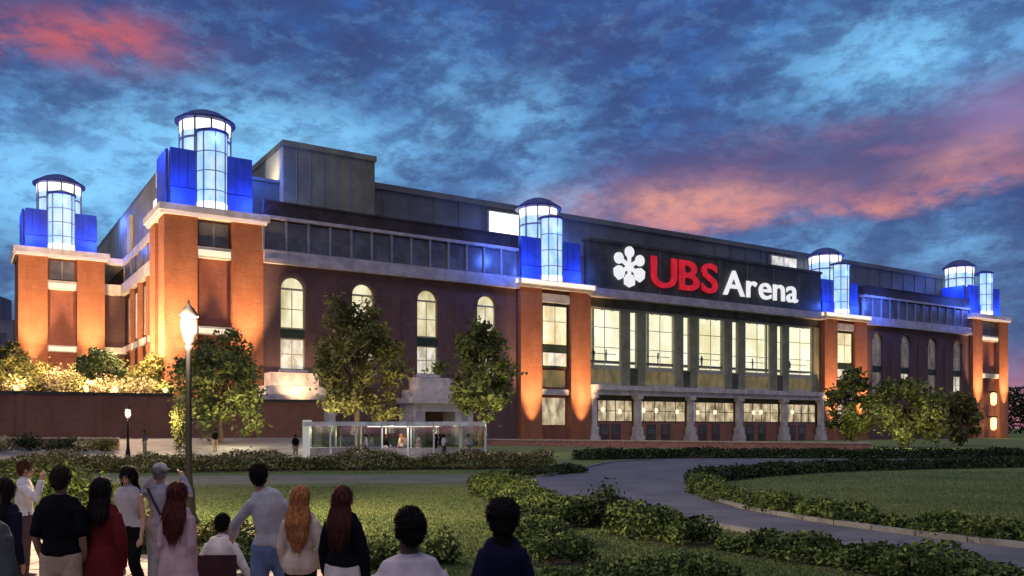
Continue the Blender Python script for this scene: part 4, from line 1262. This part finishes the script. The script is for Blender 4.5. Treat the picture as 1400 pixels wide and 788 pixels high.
# ------------------------------------------------------------------ planting below the terrace wall
p0_, p1_ = at(-40, 70), at(160, 70)
wall('planter_wall', 'low pale pinkish planter wall below the terrace wall at the left', p0_, p1_, h(*p1_) - .05, h(*p1_) + .72, .4, M_lowwall, M_cap, .12)
for i_, (px, mm_, hh_, rx_, lb) in enumerate(((2, M_flower, .95, 1.1, 'cream flowered low bush at the left end of the planter wall'), (40, M_leafD, 1.15, 1.4, 'dark green bush in front of the planter wall, left of two'), (88, M_leafD, 1.0, 1.3, 'dark green bush in front of the planter wall, right of two'),
                                       (116, M_flower, .75, .9, 'cream flowered low bush right of the dark planter bushes'), (146, M_leafY, .8, .9, 'yellowish low bush at the right end of the planter wall'))):
    x, y = at(px, 67.5); shrub(lb, x, y, h(x, y), rx_, .6, hh_, mm_, 1100, .11, 'bushes along the planter wall', seed=300 + i_)

# ------------------------------------------------------------------ people
REMESH = []          # (object, smooth iterations, fold amplitude, kind) all evaluated together at the end


def soft(name, mb, m, parent, voxel, smooth=3, fold=0.0, kind='cloth'):
    o = mb.obj(name, m, parent, None, True)
    md = o.modifiers.new('r', 'REMESH'); md.mode = 'VOXEL'; md.voxel_size = voxel; md.use_smooth_shade = True
    if smooth:
        ms = o.modifiers.new('s', 'SMOOTH'); ms.factor = .5; ms.iterations = smooth
    REMESH.append((o, fold, kind))
    return o


def strands(o, kind, g):
    """loose strands lying on the hair, joined into its mesh"""
    me = o.data; n0 = len(me.vertices)
    co = np.zeros(n0 * 3, np.float32); no = np.zeros(n0 * 3, np.float32)
    me.vertices.foreach_get('co', co); me.vertices.foreach_get('normal', no); co = co.reshape(-1, 3); no = no.reshape(-1, 3)
    k = 2600 if kind == 'hair' else 2200
    i = g.integers(0, n0, k); p = co[i]; nn = no[i]
    dn = np.tile([0, 0, -1.0], (k, 1)) if kind == 'hair' else g.normal(size=(k, 3)) + np.array([0, -.2, -.5])
    t = dn - nn * (dn * nn).sum(1)[:, None] + g.normal(size=(k, 3)) * .12; t -= nn * (t * nn).sum(1)[:, None]; t /= np.linalg.norm(t, axis=1)[:, None] + 1e-6
    L = (g.uniform(.05, .15, k) if kind == 'hair' else g.uniform(.012, .035, k))[:, None]
    sd = np.cross(t, nn); W = (.0035 if kind == 'hair' else .003)
    a = p + nn * .001; b = p + t * L * .5 + nn * (.006 if kind == 'hair' else .007); c = p + t * L + nn * (.002 if kind == 'hair' else .014)
    V = np.stack([a - sd * W, a + sd * W, b + sd * W, b - sd * W, c], 1).reshape(-1, 3)
    bm = bmesh.new(); bm.from_mesh(me)
    vs = [bm.verts.new(v) for v in V]
    for q in range(k):
        w = vs[q * 5:q * 5 + 5]; bm.faces.new((w[0], w[1], w[2], w[3])); bm.faces.new((w[3], w[2], w[4]))
    bm.to_mesh(me); bm.free()


def finish_soft():
    dg = bpy.context.evaluated_depsgraph_get(); dg.update()
    new = [(o, bpy.data.meshes.new_from_object(o.evaluated_get(dg)), fold, kind) for o, fold, kind in REMESH]
    g = np.random.default_rng(5)
    for o, me, fold, kind in new:
        o.modifiers.clear(); old = o.data; o.data = me; me.name = o.name
        me.polygons.foreach_set('use_smooth', [True] * len(me.polygons))
        if fold and len(me.vertices):
            n = len(me.vertices); co = np.zeros(n * 3, np.float32); no = np.zeros(n * 3, np.float32)
            me.vertices.foreach_get('co', co); me.vertices.foreach_get('normal', no)
            co = co.reshape(-1, 3); no = no.reshape(-1, 3); d = np.zeros(n)
            if kind == 'hair':
                th = np.arctan2(co[:, 0], co[:, 1] + .02)
                d = np.sin(th * 23 + np.sin(co[:, 2] * 14) * 1.2) * .6 + np.sin(th * 51 + co[:, 2] * 9) * .4
            elif kind == 'curl':
                for _ in range(6):
                    k = g.normal(size=3) * 70; d += np.sin(co @ k + g.uniform(0, 6)) / 3
            else:
                for sc in (9, 17, 30):
                    for _ in range(3):
                        k = g.normal(size=3) * sc; k[2] *= .55; d += np.sin(co @ k + 1.4 * np.sin(co @ (g.normal(size=3) * sc * .4)) + g.uniform(0, 6)) * (9 / sc) ** .7 / 3
            co = co + no * (d * fold)[:, None]
            me.vertices.foreach_set('co', co.astype(np.float32).ravel()); me.update()
        bpy.data.meshes.remove(old)
        if kind in ('hair', 'curl'): strands(o, kind, g)


SKIN = {'light': mat('skin_light', (.48, .28, .20), .55, scale=9, var=.12), 'mid': mat('skin_mid', (.30, .16, .10), .55, scale=9, var=.12), 'dark': mat('skin_dark', (.085, .045, .030), .5, scale=9, var=.15)}
M_eye = mat('eye', (.5, .5, .5), .2, scale=200, col2=(.03, .02, .02))


def cloth(n, c, var=.18): return mat('cloth_' + n, c, .9, scale=7, var=var, bump=.15, bscale=120, spec=.1)


def hairm(n, c): return mat('hair_' + n, c, .75, scale=30, var=.35, spec=.15, island=.35)


EYE = MB().ball((0, 0, 0), (.0125, .0125, .0125), 8, 6).mesh('eye', M_eye, True)


def person(label, x, y, H, face, top, bottom, hair, skin='light', lean=(0, 0), head=(0, 0), arms=None, legs=None, sit=False, build=1.0, group=None, z=0.0, extra=None, vox=.010):
    """standing figure facing +Y before 'face' degrees of turn; arms = {side: (elbow, wrist)} from the shoulder"""
    s = H / 1.76; build *= .87
    r = thing('person', label, 'person', (x, y, z), R(face), group); r.scale = (s, s, s)
    dz = -.42 if sit else 0.0
    b = build

    def off(zz):
        t = min(1, max(0, (zz - .95) / .47)); t = t * t * (3 - 2 * t)
        o = Vector((lean[0] * t, lean[1] * t, dz))
        if zz > 1.46:
            u = min(1, (zz - 1.46) / .08); o += Vector((head[0] * u, head[1] * u, -abs(head[1]) * .25 * u))
        return o

    TOR = [(.80, .13, .10), (.88, .168, .118), (.96, .170, .118), (1.06, .142, .10), (1.16, .146, .104), (1.28, .168, .116), (1.37, .182, .108), (1.425, .165, .085), (1.46, .10, .066)]
    if b < .97: TOR = [(q, rx * (b if q > 1.0 else 1.0), ry) for q, rx, ry in TOR]
    else: TOR = [(q, rx * b, ry * (b ** .5)) for q, rx, ry in TOR]

    def torso(mb, lo, hi, inf, flare=0.0, dark=None):
        zs = [q for q in TOR if lo <= q[0] <= hi]
        if lo < .80:
            zs = [(lo + (.80 - lo) * k / 3, .165 * max(1, b), .125) for k in range(3)] + zs
            zs = [(q, max(rx, .165) if q < .9 else rx, max(ry, .122) if q < .9 else ry) for q, rx, ry in zs]
        P = [Vector((0, 0, q)) + off(q) for q, _, _ in zs]
        Rr = [(rx + inf + flare * max(0, 1.0 - q) , ry + inf + flare * .8 * max(0, 1.0 - q)) for q, rx, ry in zs]
        mb.tube(P, Rr, 20)

    sh = {k: Vector((k * .172 * b, -.005, 1.362)) + off(1.362) for k in (-1, 1)}
    AR = {}
    for k in (-1, 1):
        e, w_ = (arms or {}).get(k, ((k * .045, -.03, -.285), (k * .04, .03, -.545)))
        AR[k] = (sh[k], sh[k] + Vector(e), sh[k] + Vector(w_))
    LG = {}
    for k in (-1, 1):
        if sit: LG[k] = (Vector((k * .09, 0, .47)), Vector((k * .12, .43, .50)), Vector((k * .12, .46, .09)))
        else:
            kn, an_ = (legs or {}).get(k, ((0, .015, .48), (0, -.01, .085)))
            LG[k] = (Vector((k * .092, 0, .88)), Vector((k * .098 + kn[0], kn[1], kn[2])), Vector((k * .095 + an_[0], an_[1], an_[2])))
    # --- body, one surface
    mb = MB(); torso(mb, .80, 1.47, 0)
    o1 = off(1.6)
    nb_ = Vector((0, 0, 1.44)) + off(1.44)
    mb.tube([nb_, Vector((0, .005, 1.52)) + off(1.52) * .5 + o1 * .5, Vector((0, .01, 1.58)) + o1], [.066, .056, .058], 12)
    mb.ball(Vector((0, -.006, 1.648)) + o1, (.076, .096, .112), 16, 12)
    mb.ball(Vector((0, .030, 1.585)) + o1, (.056, .066, .058), 12, 8)
    mb.ball(Vector((0, .100, 1.612)) + o1, (.014, .020, .024), 8, 6)
    mb.ball(Vector((0, .090, 1.563)) + o1, (.024, .012, .010), 8, 6)
    for k in (-1, 1): mb.ball(Vector((k * .078, -.002, 1.625)) + o1, (.012, .022, .034), 8, 6)
    for k in (-1, 1):
        a0, a1, a2 = AR[k]
        mb.tube([a0.lerp(sh[k] * 1, 0) + Vector((-k * .06, 0, .02)), a0, a0.lerp(a1, .5), a1, a1.lerp(a2, .4), a2], [.048, .054, .046, .038, .038, .026], 10)
        d = (a2 - a1).normalized(); side = Vector((-k, 0, 0)); side = (side - d * side.dot(d)).normalized() if abs(d.x) < .9 else Vector((0, 1, 0)); nrm = d.cross(side)
        pc = a2 + d * .05
        mb.tube([a2, pc, a2 + d * .09], [(.026, .026), (.038, .022), (.036, .019)], 10)
        fw = nrm * (1 if nrm.y > 0 else -1)                       # fingers spread across the palm
        for q in range(4):
            st = a2 + d * .085 + fw * (.028 - q * .0185); L_ = (.068, .078, .072, .056)[q]
            bend = side * .018
            mb.tube([st, st + d * L_ * .5 + bend * .5, st + d * L_ * .9 + bend * 1.6], [.0095, .009, .0075], 6)
        mb.tube([a2 + d * .03 + fw * .022, a2 + d * .065 + fw * .045 + side * .012, a2 + d * .10 + fw * .050 + side * .02], [.013, .011, .009], 6)
        l0, l1, l2 = LG[k]
        mb.tube([l0 + Vector((0, 0, .03)), l0.lerp(l1, .5), l1, l1.lerp(l2, .3), l2], [.088, .074, .053, .054, .036], 10)
        mb.tube([l2 + Vector((0, -.03, -.045)), l2 + Vector((0, .06, -.05)), l2 + Vector((0, .15, -.062))], [.038, .036, .026], 8)
    soft('body', mb, SKIN[skin], r, vox, 2)
    for k in (-1, 1): shared('eye', EYE, r, Vector((k * .031, .080, 1.638)) + o1)
    # --- lower clothing
    bm_ = cloth(*bottom['c'])
    if bottom['k'] in ('trousers', 'leggings'):
        mb = MB(); inf = .022 if bottom['k'] == 'trousers' else .008
        torso(mb, .80, 1.0, .012)
        for k in (-1, 1):
            l0, l1, l2 = LG[k]
            mb.tube([l0 + Vector((0, 0, .05)), l0.lerp(l1, .5), l1, l1.lerp(l2, .5), l2 + Vector((0, 0, .0))], [.09 + inf * .5, .078 + inf, .056 + inf, .054 + inf, .042 + inf * 1.2], 12)
        soft(bottom['k'], mb, bm_, r, .012, 3, .004)
    elif bottom['k'] == 'skirt':
        mb = MB(); torso(mb, bottom.get('lo', .5), 1.05, .016, .10); soft('skirt', mb, bm_, r, .013, 3, .006)
    # --- shoes
    mb = MB()
    for k in (-1, 1):
        l2 = LG[k][2]
        mb.tube([l2 + Vector((0, -.045, -.040)), l2 + Vector((0, .05, -.045)), l2 + Vector((0, .17, -.055))], [(.046, .046), (.046, .042), (.04, .028)], 10)
    soft('shoes', mb, cloth('shoe', (.03, .028, .028)), r, .012, 2)
    # --- upper clothing
    tm = cloth(*top['c']); mb = MB(); lo = top.get('lo', .93); inf = top.get('inf', .016)
    torso(mb, lo, 1.45, inf, top.get('flare', .0))
    mb.tube([Vector((0, -.004, 1.43)) + off(1.43), Vector((0, 0, 1.475)) + off(1.475)], [(.115, .08), (.075, .07)], 14)
    sl = top.get('sleeve', 'long')
    for k in (-1, 1):
        a0, a1, a2 = AR[k]
        st = a0 + Vector((-k * .07, 0, .022))
        if sl == 'long': mb.tube([st, a0, a0.lerp(a1, .5), a1, a1.lerp(a2, .5), a1.lerp(a2, .95)], [.046 + inf * .4, .053 + inf * .4, .047 + inf * .8, .041 + inf * .8, .038 + inf * .8, .031 + inf * .8], 12)
        elif sl == 'short': mb.tube([st, a0, a0.lerp(a1, .45), a0.lerp(a1, .78)], [.046 + inf * .4, .056 + inf * .4, .053 + inf * .9, .053 + inf], 12)
    soft(top.get('n', 'shirt'), mb, tm, r, .011, 3, top.get('fold', .0085))
    # --- hair
    hm = hairm(*hair['c']); mb = MB(); hk = hair['k']
    if hk == 'short':
        mb.ball(Vector((0, -.016, 1.668)) + o1, (.083, .100, .106), 16, 12); mb.ball(Vector((0, -.055, 1.62)) + o1, (.066, .056, .062), 12, 8)
        soft('hair', mb, hm, r, .009, 2, .004, 'curl')
    elif hk == 'afro':
        mb.ball(Vector((0, -.02, 1.69)) + o1, (.138, .135, .122), 16, 12); mb.ball(Vector((0, -.05, 1.60)) + o1, (.112, .09, .09), 12, 8)
        mb.tube([Vector((0, -.055, 1.60)) + o1, Vector((0, -.06, 1.52)) + o1 * .8, Vector((0, -.05, 1.40)) + off(1.40)], [(.085, .06), (.066, .05), (.09, .05)], 14)
        soft('hair', mb, hm, r, .010, 2, .007, 'curl')
    elif hk == 'bun':
        mb.ball(Vector((0, -.016, 1.668)) + o1, (.083, .100, .104), 16, 12); mb.ball(Vector((0, -.07, 1.62)) + o1, (.06, .05, .06), 12, 8); mb.ball(Vector((0, -.10, 1.72)) + o1, (.045, .045, .045), 10, 8)
        soft('hair', mb, hm, r, .009, 2, .004, 'hair')
    else:
        lo = hair.get('lo', 1.22); wd = hair.get('w', .105)
        mb.ball(Vector((0, -.014, 1.668)) + o1, (.088, .105, .108), 16, 12)
        P = [Vector((0, -.035, 1.66)) + o1, Vector((0, -.05, 1.58)) + o1, Vector((0, -.075, 1.48)) + o1 * .6 + off(1.44) * .4, Vector((0, -.105, 1.40)) + off(1.40), Vector((0, -.112, (1.40 + lo) / 2)) + off(1.30), Vector((0, -.105, lo)) + off(lo)]
        mb.tube(P, [(.094, .082), (.096, .066), (wd, .058), (wd * 1.05, .05), (wd * .9, .042), (wd * .45, .026)], 18)
        soft('hair', mb, hm, r, .010, 2, .006, 'hair')
    if hair.get('cap'):
        mb = MB().ball(Vector((0, -.006, 1.70)) + o1, (.096, .11, .085), 16, 10); mb.tube([Vector((0, .06, 1.69)) + o1, Vector((0, .16, 1.685)) + o1], [(.075, .012), (.06, .010)], 12)
        soft('cap', mb, cloth('cap', (.40, .38, .38)), r, .009, 2)
    if extra == 'strap':
        mb = MB().tube([Vector((-.12, -.10, 1.44)), Vector((0, -.145, 1.25)), Vector((.14, -.13, 1.0))], [(.022, .008)] * 3, 8)
        soft('bag_strap', mb, cloth('strap', (.03, .03, .04)), r, .008, 1)
        mb = MB().box(.10, .26, -.20, -.06, .78, 1.0); soft('shoulder_bag', mb, cloth('strap', (.03, .03, .04)), r, .012, 4)
    return r


def P_(px, Y): return at(px, Y)


HANG = lambda k, out=.05, fw=.03: ((k * out, -.03, -.285), (k * out * .9, fw, -.545))
cg = 'onlookers in the foreground'
# left to right
x, y = P_(-16, 6.7); person('person in a grey jacket cut off by the left frame edge', x, y, 1.74, -10, {'c': ('grey', (.075, .078, .075)), 'n': 'jacket', 'lo': .85, 'inf': .03}, {'k': 'trousers', 'c': ('charcoal', (.05, .05, .055))}, {'k': 'short', 'c': ('brown', (.035, .02, .013))}, group=cg)
x, y = P_(8, 9.2); person('dark haired person in a navy top at the left edge', x, y, 1.66, -15, {'c': ('navy', (.010, .011, .028)), 'n': 'sweater'}, {'k': 'trousers', 'c': ('charcoal', (.05, .05, .055))}, {'k': 'long', 'c': ('dark', (.011, .007, .006)), 'lo': 1.36, 'w': .09}, group=cg)
x, y = P_(33, 12.6); person('auburn haired person in a white top with one hand raised to the cheek', x, y, 1.72, -60, {'c': ('white', (.62, .58, .57))}, {'k': 'trousers', 'c': ('plum', (.07, .045, .05))}, {'k': 'short', 'c': ('auburn', (.10, .035, .02))}, head=(0, .02), arms={1: ((.08, .16, -.20), (.02, .22, .10)), -1: HANG(-1)}, group=cg)
x, y = P_(83, 8.6); person('broad man in a black shirt and beige trousers seen from behind', x, y, 1.80, 6, {'c': ('black', (.005, .005, .007)), 'sleeve': 'short', 'lo': .90, 'inf': .022}, {'k': 'trousers', 'c': ('beige', (.42, .31, .22))}, {'k': 'short', 'c': ('brown', (.035, .02, .013))}, skin='mid', build=1.10, arms={-1: ((-.05, -.03, -.28), (-.03, .08, -.51)), 1: ((.05, -.03, -.28), (.03, .08, -.51))}, group=cg)
x, y = P_(139, 8.8); person('woman in a long dark red coat with long dark hair', x, y, 1.69, 4, {'c': ('red', (.13, .014, .016)), 'n': 'coat', 'lo': .58, 'inf': .03, 'flare': .09, 'fold': .007}, {'k': 'leggings', 'c': ('jet', (.005, .005, .005))}, {'k': 'long', 'c': ('dark', (.011, .007, .006)), 'lo': 1.30, 'w': .10}, arms={-1: HANG(-1, .05), 1: HANG(1, .06)}, group=cg)
x, y = P_(175, 11.2); person('person walking in a pale shirt with dark sleeves and black trousers', x, y, 1.70, 175, {'c': ('stone', (.42, .38, .37)), 'sleeve': 'none', 'lo': .95}, {'k': 'trousers', 'c': ('jet', (.005, .005, .005))}, {'k': 'long', 'c': ('dark', (.011, .007, .006)), 'lo': 1.32, 'w': .11}, legs={1: ((0, .10, .48), (0, .12, .085)), -1: ((0, .03, .48), (0, -.20, .11))}, group=cg)
x, y = P_(219, 11.4); person('person in a grey jacket and pale jeans raising both hands to the head', x, y, 1.72, -8, {'c': ('greymauve', (.27, .24, .28)), 'n': 'jacket', 'inf': .022}, {'k': 'trousers', 'c': ('palejean', (.30, .31, .33))}, {'k': 'short', 'c': ('grey', (.20, .18, .17)), 'cap': 1}, arms={-1: ((-.20, .14, -.02), (-.06, .20, .20)), 1: ((.20, .14, -.02), (.07, .20, .20))}, extra='strap', group=cg)
x, y = P_(243, 8.9); person('woman with long dark red hair in a pale pink dress', x, y, 1.64, -5, {'c': ('pink', (.50, .32, .33)), 'n': 'dress', 'lo': .42, 'inf': .012, 'flare': .16, 'fold': .009, 'sleeve': 'long'}, {'k': 'leggings', 'c': ('pinkleg', (.40, .28, .27))}, {'k': 'long', 'c': ('red', (.085, .018, .014)), 'lo': 1.16, 'w': .12}, build=.95, arms={-1: HANG(-1, .03), 1: HANG(1, .03)}, group=cg)
x, y = P_(301, 9.7); kid = person('child in a white shirt sitting on a low dark chair', x, y, 1.62, 0, {'c': ('white', (.62, .58, .57)), 'fold': .007, 'lo': .95}, {'k': 'trousers', 'c': ('charcoal', (.05, .05, .055))}, {'k': 'short', 'c': ('jet', (.005, .004, .004))}, skin='mid', sit=True, lean=(0, .05), head=(0, .05), arms={-1: ((-.13, .0, -.26), (-.15, .18, -.42)), 1: ((.13, .0, -.26), (.15, .18, -.42))}, group=cg)
ch = thing('low_chair', 'low dark maroon chair under the seated child', 'chair', (x, y, 0))
M_chair = cloth('maroon', (.045, .022, .030))
MB().box(-.24, .24, -.10, .36, .33, .38).obj('seat', M_chair, ch)
MB().box(-.235, .235, -.19, -.155, .36, .80).obj('backrest', M_chair, ch)
lm = MB().box(-.02, .02, -.02, .02, 0, .33).mesh('leg', M_post)
for q in ((-.22, -.13), (.22, -.13), (-.22, .33), (.22, .33)): shared('leg', lm, ch, (*q, 0))
x, y = P_(370, 9.1); person('man in a light grey shirt and blue jeans leaning towards the blonde woman', x, y, 1.82, 14, {'c': ('lightgrey', (.37, .35, .37)), 'inf': .02, 'fold': .007, 'lo': .90}, {'k': 'trousers', 'c': ('jeans', (.13, .17, .30))}, {'k': 'short', 'c': ('dark', (.011, .007, .006))}, lean=(-.03, .0), head=(-.09, .04), arms={-1: ((-.16, .08, -.20), (-.20, .24, -.34)), 1: ((.16, .06, -.22), (.24, .12, -.44))}, legs={1: ((.04, .02, .48), (.07, .0, .085)), -1: ((-.02, .03, .48), (-.03, .0, .085))}, group=cg)
x, y = P_(411, 8.7); person('woman with long orange blonde hair in a cream cardigan', x, y, 1.61, -4, {'c': ('cream', (.60, .45, .36)), 'n': 'cardigan', 'lo': .84, 'inf': .024, 'flare': .05, 'fold': .008}, {'k': 'leggings', 'c': ('jet', (.005, .005, .005))}, {'k': 'long', 'c': ('orange', (.42, .16, .055)), 'lo': 1.12, 'w': .128}, build=.97, arms={-1: ((-.07, .02, -.27), (-.06, .10, -.49)), 1: ((.08, .0, -.27), (.08, .10, -.49))}, group=cg)
x, y = P_(469, 8.4); w12 = person('woman with long brown red hair in a black jacket over a white hem', x, y, 1.63, -14, {'c': ('black', (.005, .005, .007)), 'n': 'jacket', 'lo': .95, 'inf': .028, 'fold': .006}, {'k': 'skirt', 'c': ('whitehem', (.62, .52, .48)), 'lo': .78}, {'k': 'long', 'c': ('redbrown', (.07, .018, .014)), 'lo': 1.18, 'w': .12}, arms={-1: ((-.07, .0, -.28), (-.06, .06, -.53)), 1: ((.08, .0, -.28), (.08, .06, -.53))}, group=cg)
x, y = P_(560, 4.95); person('man with short dark hair in a pale pink shirt, nearest of the crowd', x, y, 1.735, 22, {'c': ('palepink', (.50, .42, .45)), 'sleeve': 'short', 'inf': .02, 'fold': .006}, {'k': 'trousers', 'c': ('charcoal', (.05, .05, .055))}, {'k': 'short', 'c': ('jet', (.005, .004, .004))}, skin='dark', build=1.18, arms={-1: HANG(-1, .09), 1: HANG(1, .09)}, group=cg, vox=.008)
x, y = P_(687, 6.5); person('woman with full black hair in a dark navy top', x, y, 1.63, 5, {'c': ('inkblue', (.008, .008, .028)), 'inf': .014, 'sleeve': 'short'}, {'k': 'trousers', 'c': ('charcoal', (.05, .05, .055))}, {'k': 'afro', 'c': ('jet', (.005, .004, .004))}, skin='dark', build=.92, arms={-1: HANG(-1, .08), 1: ((.09, .05, -.25), (.13, .20, -.28))}, group=cg, vox=.008)
# paper cup in the dark haired woman's hand
finish_soft()

# small far figures, copies of the near ones
figs = [o for o in COL.objects if o.name.startswith('person') and o.parent is None]
def fig(k, label, loc, rz, group, sc=1.0):
    src = figs[k]; return copy_tree(src, loc, R(rz), label, group, sc * .98)


fg = 'people round the bus shelter'
for k, px, Y, rz, lb in ((3, 404, 61, 20, 'small far figure in black just left of the white shelter post'), (9, 500, 62.6, 100, 'small far figure in grey at the open bay of the shelter'), (11, 527, 62.9, -30, 'small far figure in black inside the shelter'),
                         (10, 548, 62.7, 60, 'small far figure in cream inside the shelter'), (7, 572, 62.8, 160, 'small far figure in pink inside the shelter'), (1, 596, 62.2, 90, 'small far figure in navy at the right bay of the shelter'),
                         (12, 607, 61.2, -60, 'small far figure in a pale shirt before the right end of the shelter'), (2, 640, 62.8, 10, 'small far figure in white at the right end of the shelter')):
    x, y = at(px, Y); fig(k, lb, (x, y, .012), rz, fg)
for k, px, Y, rz, lb in ((1, 198, 66, 70, 'far figure in dark clothes crossing the street by the small lamp post'), (3, 294, 67, 30, 'far figure in black crossing the street behind the tall lamp post')):
    x, y = at(px, Y); fig(k, lb, (x, y, h(x, y) + .012), rz, 'people crossing the street')
wg = 'people behind the lobby windows'
ordn = ('first', 'second', 'third', 'fourth', 'fifth')
for i, q, k in ((0, -.7, 3), (0, 1.7, 9), (1, -1.8, 4), (1, 1.2, 1), (2, -.2, 3), (3, .9, 9), (4, -.6, 4)):
    c_ = C0[i] + q
    fig(k, 'tiny figure behind the %s tall lobby window, %s of its middle bar' % (ordn[i], 'left' if q < 0 else 'right'), A(c_, 2.3, 12.2), 32 + 40 * q, wg)
